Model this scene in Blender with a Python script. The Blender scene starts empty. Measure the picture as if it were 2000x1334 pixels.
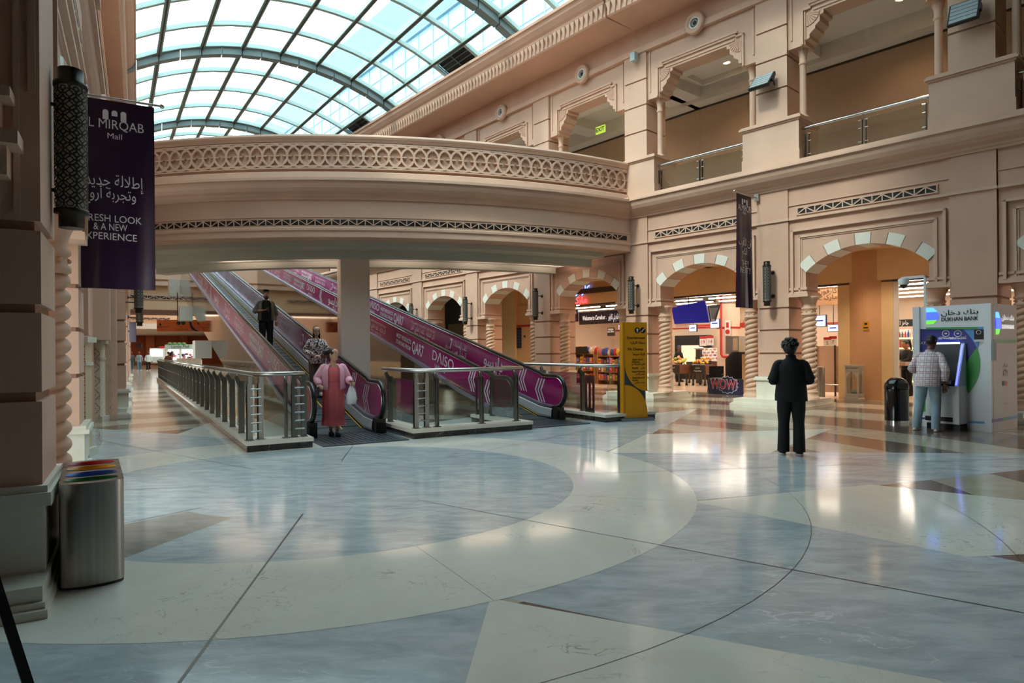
import bpy, bmesh, math, random
from mathutils import Vector, Matrix
random.seed(7)
S = bpy.context.scene
COL = S.collection
PI = math.pi
def rad(a): return a*PI/180

# ---------------------------------------------------------------- camera
CF, CR, CPX, CPY, CH = 1268.0, rad(.45), 1000.0, 685.0, 1.5
cam_d = bpy.data.cameras.new('camera'); cam = bpy.data.objects.new('camera', cam_d); COL.objects.link(cam)
cam_d.sensor_width = 36; cam_d.lens = 36*CF/2000; cam_d.shift_y = (CPY-667)/2000
cam_d.clip_start = .05; cam_d.clip_end = 500
cam.matrix_world = Matrix.Translation((0, 0, CH)) @ Matrix.Rotation(PI/2, 4, 'X') @ Matrix.Rotation(-CR, 4, 'Z')
S.camera = cam

# ---------------------------------------------------------------- sky, sun, exposure
W = bpy.data.worlds.new('sky'); S.world = W; W.use_nodes = True
wn = W.node_tree; wn.nodes.clear()
wo = wn.nodes.new('ShaderNodeOutputWorld'); wb = wn.nodes.new('ShaderNodeBackground')
wr = wn.nodes.new('ShaderNodeValToRGB'); wx = wn.nodes.new('ShaderNodeTexCoord'); ws = wn.nodes.new('ShaderNodeSeparateXYZ')
wn.links.new(wx.outputs['Generated'], ws.inputs[0]); wn.links.new(ws.outputs[2], wr.inputs[0])
wr.color_ramp.elements[0].position = .0; wr.color_ramp.elements[0].color = (.88, .94, .97, 1)
wr.color_ramp.elements[1].position = .8; wr.color_ramp.elements[1].color = (.80, .94, 1, 1)
wn.links.new(wr.outputs[0], wb.inputs[0]); wb.inputs[1].default_value = 4.0
wn.links.new(wb.outputs[0], wo.inputs[0])
sd = bpy.data.lights.new('sun', 'SUN'); sd.energy = 3.0; sd.angle = rad(9); sd.color = (1, .93, .8)
so = bpy.data.objects.new('sun', sd); COL.objects.link(so); so.rotation_euler = Vector((.55, .45, -.7)).to_track_quat('-Z', 'Y').to_euler()
S.view_settings.view_transform = 'Standard'; S.view_settings.look = 'None'
S.view_settings.exposure = 0.42; S.view_settings.gamma = 1; S.view_settings.use_curve_mapping = False
cy = S.cycles
cy.use_denoising = True; cy.max_bounces = 8; cy.diffuse_bounces = 5; cy.glossy_bounces = 4; cy.transmission_bounces = 6
cy.transparent_max_bounces = 16; cy.caustics_reflective = False; cy.caustics_refractive = False; cy.sample_clamp_indirect = 6

# ---------------------------------------------------------------- pixel -> place helpers (photo frame 2000x1334)
def ray(x, y):
    dx, dy = x-CPX, y-CPY
    return Vector((dx*math.cos(CR)-dy*math.sin(CR), CF, -(dx*math.sin(CR)+dy*math.cos(CR))))
def G(x, y, z=0.0):
    r = ray(x, y); return Vector((0, 0, CH)) + r*((z-CH)/r.z)
def D(x, y, d):
    return Vector((0, 0, CH)) + ray(x, y)*(d/CF)
def WP(x, y, p, d):                       # on the upright plane through plan point p along plan direction d
    r = ray(x, y); n = Vector((-d[1], d[0]))
    t = (n[0]*p[0]+n[1]*p[1])/(n[0]*r[0]+n[1]*r[1]); return Vector((0, 0, CH))+r*t

# ---------------------------------------------------------------- materials
MATS = {}
def lin(c):
    if isinstance(c, str):
        c = [int(c[i:i+2], 16)/255 for i in (0, 2, 4)]
    return tuple((v/12.92 if v <= .04045 else ((v+.055)/1.055)**2.4) for v in c)
def mat(name, col, rough=.6, metal=0., var=0., scale=3., emit=None, es=0., bump=0., bscale=40., col2=None, aniso=None, spec=None, coat=0.):
    if name in MATS: return name
    m = bpy.data.materials.new(name); m.use_nodes = True; nt = m.node_tree
    b = nt.nodes['Principled BSDF']; c = lin(col)
    b.inputs['Base Color'].default_value = (*c, 1); b.inputs['Roughness'].default_value = rough; b.inputs['Metallic'].default_value = metal
    if spec is not None: b.inputs['Specular IOR Level'].default_value = spec
    if coat: b.inputs['Coat Weight'].default_value = coat; b.inputs['Coat Roughness'].default_value = .08
    if emit is not None:
        b.inputs['Emission Color'].default_value = (*lin(emit), 1); b.inputs['Emission Strength'].default_value = es
    tc = nt.nodes.new('ShaderNodeTexCoord')
    if var or col2:
        n = nt.nodes.new('ShaderNodeTexNoise'); n.inputs['Scale'].default_value = scale; n.inputs['Detail'].default_value = 6; n.inputs['Roughness'].default_value = .6
        mp = nt.nodes.new('ShaderNodeMapping')
        if aniso: mp.inputs['Scale'].default_value = aniso
        nt.links.new(tc.outputs['Object'], mp.inputs[0]); nt.links.new(mp.outputs[0], n.inputs['Vector'])
        r = nt.nodes.new('ShaderNodeValToRGB'); r.color_ramp.elements[0].position = .35; r.color_ramp.elements[1].position = .65
        d = lin(col2) if col2 else tuple(v*(1-var) for v in c)
        e = c if col2 else tuple(min(1, v*(1+var)) for v in c)
        r.color_ramp.elements[0].color = (*d, 1); r.color_ramp.elements[1].color = (*e, 1)
        nt.links.new(n.outputs['Fac'], r.inputs[0]); nt.links.new(r.outputs[0], b.inputs['Base Color'])
    if bump:
        n2 = nt.nodes.new('ShaderNodeTexNoise'); n2.inputs['Scale'].default_value = bscale; n2.inputs['Detail'].default_value = 3
        bp = nt.nodes.new('ShaderNodeBump'); bp.inputs['Strength'].default_value = bump; bp.inputs['Distance'].default_value = .02
        nt.links.new(tc.outputs['Object'], n2.inputs['Vector']); nt.links.new(n2.outputs['Fac'], bp.inputs['Height']); nt.links.new(bp.outputs[0], b.inputs['Normal'])
    MATS[name] = m; return name
def glassmat(name, tint, base=.06, rough=.0, maxf=1.0):
    m = bpy.data.materials.new(name); m.use_nodes = True; nt = m.node_tree; nt.nodes.clear()
    o = nt.nodes.new('ShaderNodeOutputMaterial'); t = nt.nodes.new('ShaderNodeBsdfTransparent'); g = nt.nodes.new('ShaderNodeBsdfGlossy')
    mx = nt.nodes.new('ShaderNodeMixShader'); f = nt.nodes.new('ShaderNodeLayerWeight'); f.inputs['Blend'].default_value = .25
    k = nt.nodes.new('ShaderNodeMath'); k.operation = 'MULTIPLY_ADD'; k.inputs[1].default_value = .55*maxf; k.inputs[2].default_value = base
    k.use_clamp = True
    t.inputs[0].default_value = (*lin(tint), 1); g.inputs['Roughness'].default_value = rough
    nt.links.new(f.outputs['Fresnel'], k.inputs[0]); nt.links.new(k.outputs[0], mx.inputs[0]); nt.links.new(t.outputs[0], mx.inputs[1]); nt.links.new(g.outputs[0], mx.inputs[2])
    nt.links.new(mx.outputs[0], o.inputs[0]); MATS[name] = m; return name
def marble(name, c1, c2, vein, rough=.12, scale=1.6, ang=30, stretch=3.0, vs=2.2, vw=.02):
    m = bpy.data.materials.new(name); m.use_nodes = True; nt = m.node_tree; b = nt.nodes['Principled BSDF']
    tc = nt.nodes.new('ShaderNodeTexCoord'); mp = nt.nodes.new('ShaderNodeMapping'); mp.inputs['Rotation'].default_value = (0, 0, rad(ang)); mp.inputs['Scale'].default_value = (1, stretch, 1)
    nt.links.new(tc.outputs['Object'], mp.inputs[0])
    n = nt.nodes.new('ShaderNodeTexNoise'); n.inputs['Scale'].default_value = scale; n.inputs['Detail'].default_value = 9; n.inputs['Roughness'].default_value = .68; n.inputs['Distortion'].default_value = .6
    nt.links.new(mp.outputs[0], n.inputs['Vector'])
    r = nt.nodes.new('ShaderNodeValToRGB'); r.color_ramp.elements[0].position = .36; r.color_ramp.elements[1].position = .62
    r.color_ramp.elements[0].color = (*lin(c2), 1); r.color_ramp.elements[1].color = (*lin(c1), 1)
    nt.links.new(n.outputs['Fac'], r.inputs[0])
    v = nt.nodes.new('ShaderNodeTexNoise'); v.inputs['Scale'].default_value = vs; v.inputs['Detail'].default_value = 5; v.inputs['Distortion'].default_value = 1.2
    nt.links.new(mp.outputs[0], v.inputs['Vector'])
    a = nt.nodes.new('ShaderNodeMath'); a.operation = 'SUBTRACT'; a.inputs[1].default_value = .5; nt.links.new(v.outputs['Fac'], a.inputs[0])
    ab = nt.nodes.new('ShaderNodeMath'); ab.operation = 'ABSOLUTE'; nt.links.new(a.outputs[0], ab.inputs[0])
    l = nt.nodes.new('ShaderNodeMapRange'); l.inputs['From Min'].default_value = 0; l.inputs['From Max'].default_value = vw; l.inputs['To Min'].default_value = .75; l.inputs['To Max'].default_value = 0
    nt.links.new(ab.outputs[0], l.inputs['Value'])
    g = nt.nodes.new('ShaderNodeTexNoise'); g.inputs['Scale'].default_value = .9; nt.links.new(tc.outputs['Object'], g.inputs['Vector'])
    g2 = nt.nodes.new('ShaderNodeMapRange'); g2.inputs['From Min'].default_value = .48; g2.inputs['From Max'].default_value = .62; nt.links.new(g.outputs['Fac'], g2.inputs['Value'])
    mu = nt.nodes.new('ShaderNodeMath'); mu.operation = 'MULTIPLY'; nt.links.new(l.outputs[0], mu.inputs[0]); nt.links.new(g2.outputs[0], mu.inputs[1])
    mx = nt.nodes.new('ShaderNodeMix'); mx.data_type = 'RGBA'; nt.links.new(mu.outputs[0], mx.inputs['Factor']); nt.links.new(r.outputs[0], mx.inputs['A']); mx.inputs['B'].default_value = (*lin(vein), 1)
    nt.links.new(mx.outputs['Result'], b.inputs['Base Color']); b.inputs['Roughness'].default_value = rough
    MATS[name] = m; return name

STONE = mat('stone', 'c8a38d', .75, var=.05, scale=1.2, bump=.05, bscale=60)
STONE2 = mat('stone_pale', 'cfae97', .75, var=.05, scale=1.2, bump=.05, bscale=60)
SHADY = mat('unseen_low_bounce', '4a3a30', .8)  # unseen surfaces around the camera, colour darkened to cut bounced light
JOINT_SHADE = mat('stone_joint_groove_shade', 'a07c66', .85)  # dark voussoir joints; on the piers, shade painted into same-stone grooves
VW = mat('voussoir_white', 'dcd9cc', .6, var=.03)
PLW = mat('plinth_marble', 'd3cfc0', .4, var=.06, scale=2.5)
BLACK = mat('black', '0a0a0b', .5)
PLASTER = mat('white_plaster', 'd8d3ca', .7, var=.02)
HOARD = mat('beige_board', 'b39a82', .7, var=.03, scale=.6)
YELP = mat('ochre_paint', 'e2c08e', .6, var=.03)
ORGP = mat('orange_paint', 'cf9f74', .6, var=.03)
STEEL = mat('brushed_steel', 'b4b2aa', .32, 1., var=.06, scale=6, aniso=(1, 1, .05))
CHROME = mat('polished_steel', 'c9cbc9', .12, 1.)
RST = mat('rail_steel', '8a867d', .33, 1., var=.05, scale=6, aniso=(1, 1, .05))
DSTEEL = mat('dark_steel', '55524c', .35, 1.)
ALU = mat('green_grey_aluminium', '9fb8b4', .45, .1)
ALUD = mat('slate_rib', '6e7f80', .5, .1)
GLASS = glassmat('clear_glass', 'f0f6f4', .05)
ROOFG = glassmat('roof_glass', 'e6f4f6', .03, maxf=.4)
M_GREY = marble('grey_marble', 'c3cccd', 'a3aeb1', 'e3e8e7', .13, 2.2, 25, 2.6, 2.0, .012)
M_GREY2 = marble('grey_marble_inner', 'c0cbcc', 'a0adb0', 'e0e6e5', .13, 2.6, 10, 3.0, 2.2, .012)
M_CREAM = marble('cream_marble', 'e3e2d6', 'dad9cc', '7d7a70', .1, 1.2, 20, 1.2, 2.6, .006)
M_BEIGE = marble('beige_marble', 'b8b09c', 'aaa18d', 'd0c8b6', .12, 1.8, 15, 2.0, 2.0, .01)
M_BROWN = marble('brown_marble', '76655a', '5e5048', '9d8c80', .12, 2.6, -10, 2.4, 2.4, .01)
M_TAUPE = marble('taupe_marble', 'a39d95', '8f8981', 'c6c0b8', .12, 2.6, -25, 2.6, 2.2, .014)
M_DARK = marble('dark_emperador', '3a332e', '231e1b', 'b3a596', .15, 4., 20, 1.5, 5., .02)

# ---------------------------------------------------------------- mesh builder
class MB:
    def __init__(s): s.v = []; s.f = []; s.m = []; s.sm = []; s.mats = []
    def mi(s, m):
        if m not in s.mats: s.mats.append(m)
        return s.mats.index(m)
    def add(s, vs, fs, m, smooth=False, T=None):
        k = len(s.v); i = s.mi(m)
        for p in vs:
            p = Vector(p); s.v.append(tuple(T @ p) if T else tuple(p))
        for f in fs: s.f.append([a+k for a in f]); s.m.append(i); s.sm.append(smooth)
    def box(s, x0, x1, y0, y1, z0, z1, m, T=None):
        vs = [(x, y, z) for z in (z0, z1) for y in (y0, y1) for x in (x0, x1)]
        s.add(vs, [(0, 2, 3, 1), (4, 5, 7, 6), (0, 1, 5, 4), (2, 6, 7, 3), (0, 4, 6, 2), (1, 3, 7, 5)], m, False, T)
    def prism(s, pts, ax, a0, a1, m, T=None, smooth=False):
        # polygon pts in the two other axes (x: (y,z), y: (x,z), z: (x,y)), extruded along ax
        def mk(p, a):
            return (a, p[0], p[1]) if ax == 'x' else ((p[0], a, p[1]) if ax == 'y' else (p[0], p[1], a))
        n = len(pts); A = sum(pts[i][0]*pts[(i+1) % n][1]-pts[(i+1) % n][0]*pts[i][1] for i in range(n))
        fl = (A > 0) ^ (ax == 'y')
        P = list(pts) if fl else list(pts)[::-1]
        vs = [mk(p, a0) for p in P]+[mk(p, a1) for p in P]
        fs = [tuple(range(n))[::-1], tuple(range(n, 2*n))]
        if a1 < a0: vs = vs[n:]+vs[:n]
        s.add(vs, fs, m, False, T)
        s.add(vs, [(i, (i+1) % n, n+(i+1) % n, n+i) for i in range(n)], m, smooth, T)
    def loft(s, rings, m, closed=True, caps=True, smooth=True, T=None):
        n = len(rings[0]); vs = [p for r in rings for p in r]; fs = []
        for a in range(len(rings)-1):
            for i in range(n if closed else n-1):
                j = (i+1) % n; fs.append((a*n+i, a*n+j, (a+1)*n+j, (a+1)*n+i))
        s.add(vs, fs, m, smooth, T)
        if caps and closed:
            s.add(rings[0], [tuple(range(n))[::-1]], m, False, T); s.add(rings[-1], [tuple(range(n))], m, False, T)
    def tube(s, path, r, m, n=10, caps=True, T=None, smooth=True):
        P = [Vector(p) for p in path]; R = r if isinstance(r, (list, tuple)) else [r]*len(P)
        rings = []; up = None
        for i, p in enumerate(P):
            d = (P[min(i+1, len(P)-1)]-P[max(i-1, 0)]).normalized()
            if up is None: up = Vector((0, 0, 1)) if abs(d.z) < .9 else Vector((1, 0, 0))
            a = d.cross(up).normalized(); b = a.cross(d).normalized(); up = b
            rings.append([p+(a*math.cos(t)+b*math.sin(t))*R[i] for t in [2*PI*k/n for k in range(n)]])
        rings = [list(reversed(q)) for q in rings]
        s.loft(rings, m, True, caps, smooth, T)
    def lathe(s, prof, m, c=(0, 0), n=20, T=None, smooth=True, caps=True):
        rings = [[(c[0]+r*math.cos(2*PI*k/n), c[1]+r*math.sin(2*PI*k/n), z) for k in range(n)] for r, z in prof]
        s.loft(rings, m, True, caps, smooth, T)
    def ell(s, c, r, m, n=14, k=9, T=None):
        rings = []
        for j in range(k+1):
            a = -PI/2+PI*j/k; q = max(math.cos(a), .02)
            rings.append([(c[0]+r[0]*q*math.cos(2*PI*i/n), c[1]+r[1]*q*math.sin(2*PI*i/n), c[2]+r[2]*math.sin(a)) for i in range(n)])
        s.loft(rings, m, True, True, True, T)
    def poly(s, pts, m, T=None): s.add(pts, [tuple(range(len(pts)))], m, False, T)
    def build(s, name, parent=None, T=None):
        me = bpy.data.meshes.new(name)
        me.from_pydata([tuple(T @ Vector(p)) for p in s.v] if T else s.v, [], s.f)
        for m in s.mats: me.materials.append(MATS[m])
        me.polygons.foreach_set('material_index', s.m); me.polygons.foreach_set('use_smooth', s.sm); me.update()
        o = bpy.data.objects.new(name, me); COL.objects.link(o)
        if parent: o.parent = parent
        return o
def one(name, parent, fn, *a, **k):
    b = MB(); getattr(b, fn)(*a, **k); return b.build(name, parent)
def tag(o, label=None, cat=None, group=None, kind=None):
    if label: o['label'] = label
    if cat: o['category'] = cat
    if group: o['group'] = group
    if kind: o['kind'] = kind
    return o
def thing(name, label, cat, loc=(0, 0, 0), rz=0., group=None):
    o = bpy.data.objects.new(name, None); COL.objects.link(o); o.location = loc; o.rotation_euler = (0, 0, rz); o.empty_display_size = .2
    return tag(o, label, cat, group)
def struct(o): o['kind'] = 'structure'; return o
def dup(o, loc=None, rz=None, label=None, group=None, parent=None):
    c = o.copy(); COL.objects.link(c)
    if parent: c.parent = parent
    for ch in list(o.children): dup(ch, parent=c)
    if loc is not None: c.location = loc
    if rz is not None: c.rotation_euler = (0, 0, rz)
    if label: c['label'] = label
    if group: c['group'] = group
    return c

# ---------------------------------------------------------------- lettering (Arabic joined by hand: the font object does not shape it)
AT = {'ا': (0xFE8D, 0xFE8E), 'أ': (0xFE83, 0xFE84), 'إ': (0xFE87, 0xFE88), 'آ': (0xFE81, 0xFE82), 'ة': (0xFE93, 0xFE94), 'د': (0xFEA9, 0xFEAA), 'ذ': (0xFEAB, 0xFEAC), 'ر': (0xFEAD, 0xFEAE), 'ز': (0xFEAF, 0xFEB0), 'و': (0xFEED, 0xFEEE), 'ى': (0xFEEF, 0xFEF0), 'ء': (0xFE80,),
      'ي': (0xFEF1, 0xFEF2, 0xFEF3, 0xFEF4), 'ئ': (0xFE89, 0xFE8A, 0xFE8B, 0xFE8C)}
for _c, _b in zip('بتثجحخسشصضطظعغفقكلمنه', (0xFE8F, 0xFE95, 0xFE99, 0xFE9D, 0xFEA1, 0xFEA5, 0xFEB1, 0xFEB5, 0xFEB9, 0xFEBD, 0xFEC1, 0xFEC5, 0xFEC9, 0xFECD, 0xFED1, 0xFED5, 0xFED9, 0xFEDD, 0xFEE1, 0xFEE5, 0xFEE9)): AT[_c] = (_b, _b+1, _b+2, _b+3)
ALA = {'لا': (0xFEFB, 0xFEFC), 'لأ': (0xFEF7, 0xFEF8), 'لإ': (0xFEF9, 0xFEFA), 'لآ': (0xFEF5, 0xFEF6)}
def ar(s):
    L = list(s); r = []; i = 0
    while i < len(L):
        if L[i] == 'ل' and i+1 < len(L) and L[i+1] in 'اأإآ': r.append(L[i]+L[i+1]); i += 2
        else: r.append(L[i]); i += 1
    g = lambda c: ALA.get(c) or AT.get(c)
    dual = lambda c: g(c) is not None and len(g(c)) == 4
    out = []
    for k, c in enumerate(r):
        f = g(c)
        if f is None: out.append(c); continue
        pj = k > 0 and dual(r[k-1]); nj = k+1 < len(r) and len(f) == 4 and g(r[k+1]) is not None and r[k+1] != 'ء'
        out.append(chr(f[min((3 if nj else 1) if pj else (2 if nj else 0), len(f)-1)]))
    return ''.join(reversed(out))
def isar(s): return any('\u0600' <= c <= '\u06ff' for c in s)
_tc = {}
def textmesh(s, size, align='CENTER', bold=0., ext=.0):
    k = (s, size, align, bold, ext)
    if k in _tc: return _tc[k]
    c = bpy.data.curves.new('lettering', 'FONT'); c.body = ar(s) if isar(s) else s; c.size = size; c.align_x = align; c.align_y = 'CENTER'; c.offset = bold; c.extrude = ext; c.resolution_u = 3
    o = bpy.data.objects.new('lettering', c); COL.objects.link(o); bpy.context.view_layer.update()
    me = bpy.data.meshes.new_from_object(o.evaluated_get(bpy.context.evaluated_depsgraph_get()))
    vs = [tuple(v.co) for v in me.vertices]; fs = [tuple(p.vertices) for p in me.polygons]
    bpy.data.objects.remove(o); bpy.data.curves.remove(c); bpy.data.meshes.remove(me)
    _tc[k] = (vs, fs); return vs, fs
def text(mb, s, T, size, m, align='CENTER', bold=0., ext=0., wid=None):
    # lettering in the plane of T: T's x to the right, T's y up, T's z out of the surface
    vs, fs = textmesh(s, size, align, bold, ext)
    if wid and vs:
        x0 = min(v[0] for v in vs); x1 = max(v[0] for v in vs); k = wid/max(x1-x0, 1e-6); vs = [(v[0]*k, v[1], v[2]) for v in vs]
    mb.add(vs, fs, m, False, T)
def face(o, ex, ey):
    ex = Vector(ex).normalized(); ey = Vector(ey).normalized(); ez = ex.cross(ey)
    return Matrix(((ex.x, ey.x, ez.x, o[0]), (ex.y, ey.y, ez.y, o[1]), (ex.z, ey.z, ez.z, o[2]), (0, 0, 0, 1)))
XZ = lambda x, y, z: face((x, y, z), (1, 0, 0), (0, 0, 1))         # writing that faces local -y
# ================================================================ frames of the building
def frame(o, ang):                           # local x at plan angle ang, z up
    return Matrix.Translation((o[0], o[1], 0)) @ Matrix.Rotation(rad(ang), 4, 'Z')
_O = G(1581, 803.8); _a = rad(42)
NS = Vector((-math.sin(_a), math.cos(_a), 0)); NT = Vector((math.cos(_a), math.sin(_a), 0))
_o = _O + NT*.5
FN = frame(_o, -48)                          # near arcade: x = -s, y into the wall, face at y=0
_b = _O + NS*5.4 + NT*.5
FF = frame(_b, -51.2)                        # far arcade starts at the pier by the bridge, runs to -x
_l = D(82, 800, 4.0)
FL = frame(_l, 120)                          # left wall: x away from the camera, y into the wall
_e = G(480.8, 884.6)
FE = frame(_e, 30.9)                         # travelator yard: x to the right, y away
PER = 4.35; HB = 1.74

# ================================================================ floor
fb = MB()
c0 = Vector((-2.15, 7.45, 0))
def pol(r, a): return (c0.x+r*math.cos(rad(a)), c0.y+r*math.sin(rad(a)))
def ring(r0, r1, z, m, a0=0, a1=360, n=96):
    for i in range(n):
        p, q = a0+(a1-a0)*i/n, a0+(a1-a0)*(i+1)/n
        if r0 <= 0: fb.poly([(*pol(r1, p), z), (*pol(r1, q), z), (*pol(0, 0), z)], m)
        else: fb.poly([(*pol(r0, p), z), (*pol(r1, p), z), (*pol(r1, q), z), (*pol(r0, q), z)], m)
fb.box(-95, 60, -30, 125, -.3, 0, M_BEIGE)
for r0, r1 in ((4.2, 6.88), (7.8, 8.72), (9.8, 11.3), (12.75, 13.9), (15.2, 16.3), (17.5, 18.5), (20.2, 21.4), (23.5, 24.6), (27.5, 28.6), (32, 33.4), (37, 38.2)):
    ring(r0, r1, .0006, M_BROWN)
for k in range(8):
    ax = 7.6+45*k
    P = lambda r, a: (*pol(r, ax+a), .0012)
    fb.poly([P(4.0, -22.5), P(6.08, -11.4), P(11.25, 0), P(6.08, 11.4), P(4.0, 22.5), P(3.6, 0)], M_GREY)
for k in range(8):
    ax = 29.7+45*k
    P = lambda r, a: (*pol(r, ax+a), .0018)
    fb.poly([P(4.05, 0), P(6.08, -12.2), P(9.3, 0), P(6.08, 12.2)], M_CREAM)
ring(2.83, 4.1, .0024, M_CREAM); ring(0, 2.83, .0024, M_GREY2)
for k in range(8):
    a0 = 7.9+45*k
    w = M_TAUPE if k in (6,) else None
    if w: ring(1.6, 2.82, .003, w, a0-45+.3+1, a0-22.5, 12)
    n = Vector((-math.sin(rad(a0)), math.cos(rad(a0)), 0)); d = Vector((math.cos(rad(a0)), math.sin(rad(a0)), 0))
    hw = .005 if k != 6 else .008
    a = c0+d*1.45; b = c0+d*10.5; z = Vector((0, 0, .0032))
    fb.poly([a-n*hw+z, b-n*hw+z, b+n*hw+z, a+n*hw+z], DSTEEL)
    a1 = 29.7+45*k; n = Vector((-math.sin(rad(a1)), math.cos(rad(a1)), 0))*.0025; d = Vector((math.cos(rad(a1)), math.sin(rad(a1)), 0))
    a = c0+d*2.83; b = c0+d*4.1
    fb.poly([a-n+z, b-n+z, b+n+z, a+n+z], M_TAUPE)
ring(5.06, 5.065, .0026, DSTEEL); ring(6.4, 6.405, .0026, DSTEEL)
struct(fb.build('floor'))

# ================================================================ arcade modules (local wall frame: x along, y in, face y=0)
RI, RO, CZ = 1.9, 2.15, 2.02
def arc(r, a0, a1, n): return [(r*math.sin(rad(a0+(a1-a0)*i/n)), CZ+r*math.cos(rad(a0+(a1-a0)*i/n))) for i in range(n+1)]
def lower_bay(mb, xc):
    T = Matrix.Translation((xc, 0, 0)); B = lambda *a: mb.box(*a, T)
    jx = 1.325
    pts = [(-HB, 2.82), (-HB, 4.75), (HB, 4.75), (HB, 2.82), (jx, 2.82), (jx, CZ+RI*math.cos(rad(44.2)))]+arc(RI, 44.2, -44.2, 20)+[(-jx, 2.82)]
    mb.prism(pts, 'y', .06, .75, STONE, T)
    mb.prism(arc(RO-.005, -44.2, 44.2, 24)+arc(RI-.006, 44.2, -44.2, 24), 'y', .042, .755, JOINT_SHADE, T)
    for k in range(9):
        a = -44.2+k*88.4/9; b = a+88.4/9
        o = arc(RO, a+.25, b-.25, 4); i = arc(RI-.012, b-.25, a+.25, 4)
        mb.prism(o+i, 'y', .03, .76, VW if k % 2 == 0 else STONE, T)
    for o, zt, w, y in ((1.66, 4.46, .055, -.02), (1.49, 4.29, .045, .02), (1.44, 4.24, .03, .04)):  # raised frame mouldings
        B(-o, o, y, .08, zt-w, zt, STONE2)
        for s in (-1, 1): B(min(s*o, s*(o-w)), max(s*o, s*(o-w)), y, .08, 2.85, zt, STONE2)
    for s in (-1, 1):
        for z0, z1, p in ((2.78, 2.87, .07), (2.87, 2.91, .035), (2.95, 3.01, .04)):
            x0, x1 = s*(jx-p), s*HB
            B(min(x0, x1), max(x0, x1), .06-p, .8, z0, z1, STONE2)
    B(-HB, HB, .03, .75, 4.75, 5.5, STONE)
    B(-HB, HB, -.02, .1, 4.70, 4.755, STONE2); B(-HB, HB, 0, .1, 5.06, 5.08, STONE2)
    B(-HB, HB, .75, 1.1, 4.2, 5.5, STONE)
def pier(mb, xc, zb=0., dep=1.25, sx=.95, sy=.5, yo=0., zs=(.69, 1.35, 1.40, 1.945, 1.995, 2.50, 2.55)):
    T = Matrix.Translation((xc, yo, 0)); B = lambda *a: mb.box(*a, T)
    if zb == 0:
        B(-sx, sx, -sy, dep+.2, 0, .09, PLW); B(-sx+.03, sx-.03, -sy+.03, dep+.17, .09, .12, PLW); B(-sx+.07, sx-.07, -sy+.08, dep+.12, .12, .22, PLW)
        c = zs[0]; B(-.44, .44, -.05, dep, .22, c, PLW); B(-.49, .49, -.1, dep, c, c+.05, PLW); B(-.47, .47, -.07, dep, c+.05, c+.09, PLW)
        B(-.38, .38, .03, dep, c+.09, 4.7, JOINT_SHADE)
        for z0, z1 in ((c+.09, zs[1]), zs[2:4], zs[4:6], (zs[6], 4.70)): B(-.41, .41, 0, dep, z0, z1, STONE)
        B(-.41, .41, -.01, .7, 4.75, 5.5, STONE); B(-.43, .43, -.04, .6, 4.70, 4.76, STONE2)
def cornice(mb, x0, x1, off=0.):
    pr = [(.75, 5.5), (-.04, 5.5), (-.06, 5.54), (-.09, 5.56), (-.11, 5.61), (-.2, 5.66), (-.28, 5.73), (-.34, 5.82), (-.37, 5.9), (-.375, 5.945), (-.43, 5.95), (-.43, 6.0), (-.34, 6.03), (-.34, 6.1), (.0, 6.13), (.75, 6.13)]
    mb.prism([(max(y+off, -.43), z) if y < .7 else (y, z) for y, z in pr], 'x', x0, x1, STONE2)
def upper_pier(mb, xc):
    T = Matrix.Translation((xc, 0, 0)); B = lambda *a: mb.box(*a, T)
    B(-.76, .76, -.12, 1.05, 6.1, 6.42, STONE2); B(-.74, .74, -.1, 1.02, 6.42, 7.15, STONE2)
    B(-.77, .77, -.13, 1.06, 7.15, 7.19, STONE2); B(-.81, .81, -.17, 1.1, 7.19, 7.24, STONE2); B(-.78, .78, -.14, 1.06, 7.24, 7.28, STONE2)
    B(-.38, .38, .03, .95, 7.28, 10.45, JOINT_SHADE)
    for z0, z1 in ((7.28, 8.07), (8.115, 8.85), (8.895, 9.62), (9.665, 10.45)): B(-.41, .41, 0, .97, z0, z1, STONE2)
def upper_bay(mb, xc):
    T = Matrix.Translation((xc, 0, 0)); B = lambda *a: mb.box(*a, T)
    h = [(1.30, 9.0), (1.30, 9.1), (1.20, 9.13), (1.20, 9.22), (1.06, 9.32), (1.06, 9.38), (.95, 9.46), (.95, 9.6), (.86, 9.62), (.86, 9.7)]
    pts = [(-HB, 9.0), (-HB, 10.5), (HB, 10.5), (HB, 9.0)]+h+[(-x, z) for x, z in h[::-1]]
    mb.prism(pts, 'y', .08, .6, STONE2, T)
    for s in (-1, 1):
        def b(x0, x1, *a): B(min(s*x0, s*x1), max(s*x0, s*x1), *a)
        b(1.33, 1.38, .02, .1, 9.0, 9.86, STONE2); b(1.28, 1.31, .045, .1, 9.1, 9.8, STONE2); b(1.62, 1.655, .05, .1, 9.2, 10.5, STONE2)
        b(1.15, 1.38, .02, .1, 9.82, 9.87, STONE2)
        for k in range(7):                     # shell flutes of the corbel
            a0 = rad(8+k*12); 
            x, z = 1.27, 9.76
            q = lambda r, a: (s*(x-r*math.cos(a)), z-r*math.sin(a))
            mb.prism([q(.06, a0), q(.34, a0), q(.34, a0+rad(9)), q(.06, a0+rad(9))], 'y', .055, .1, STONE, T)
    B(-1.2, 1.2, .0, .1, 9.93, 9.97, STONE2); B(-1.15, 1.15, .03, .1, 9.87, 9.93, STONE2); B(-1.1, 1.1, .05, .1, 9.76, 9.8, STONE2)
    B(-HB, HB, .08, .6, 10.5, 11.2, STONE2)
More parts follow.
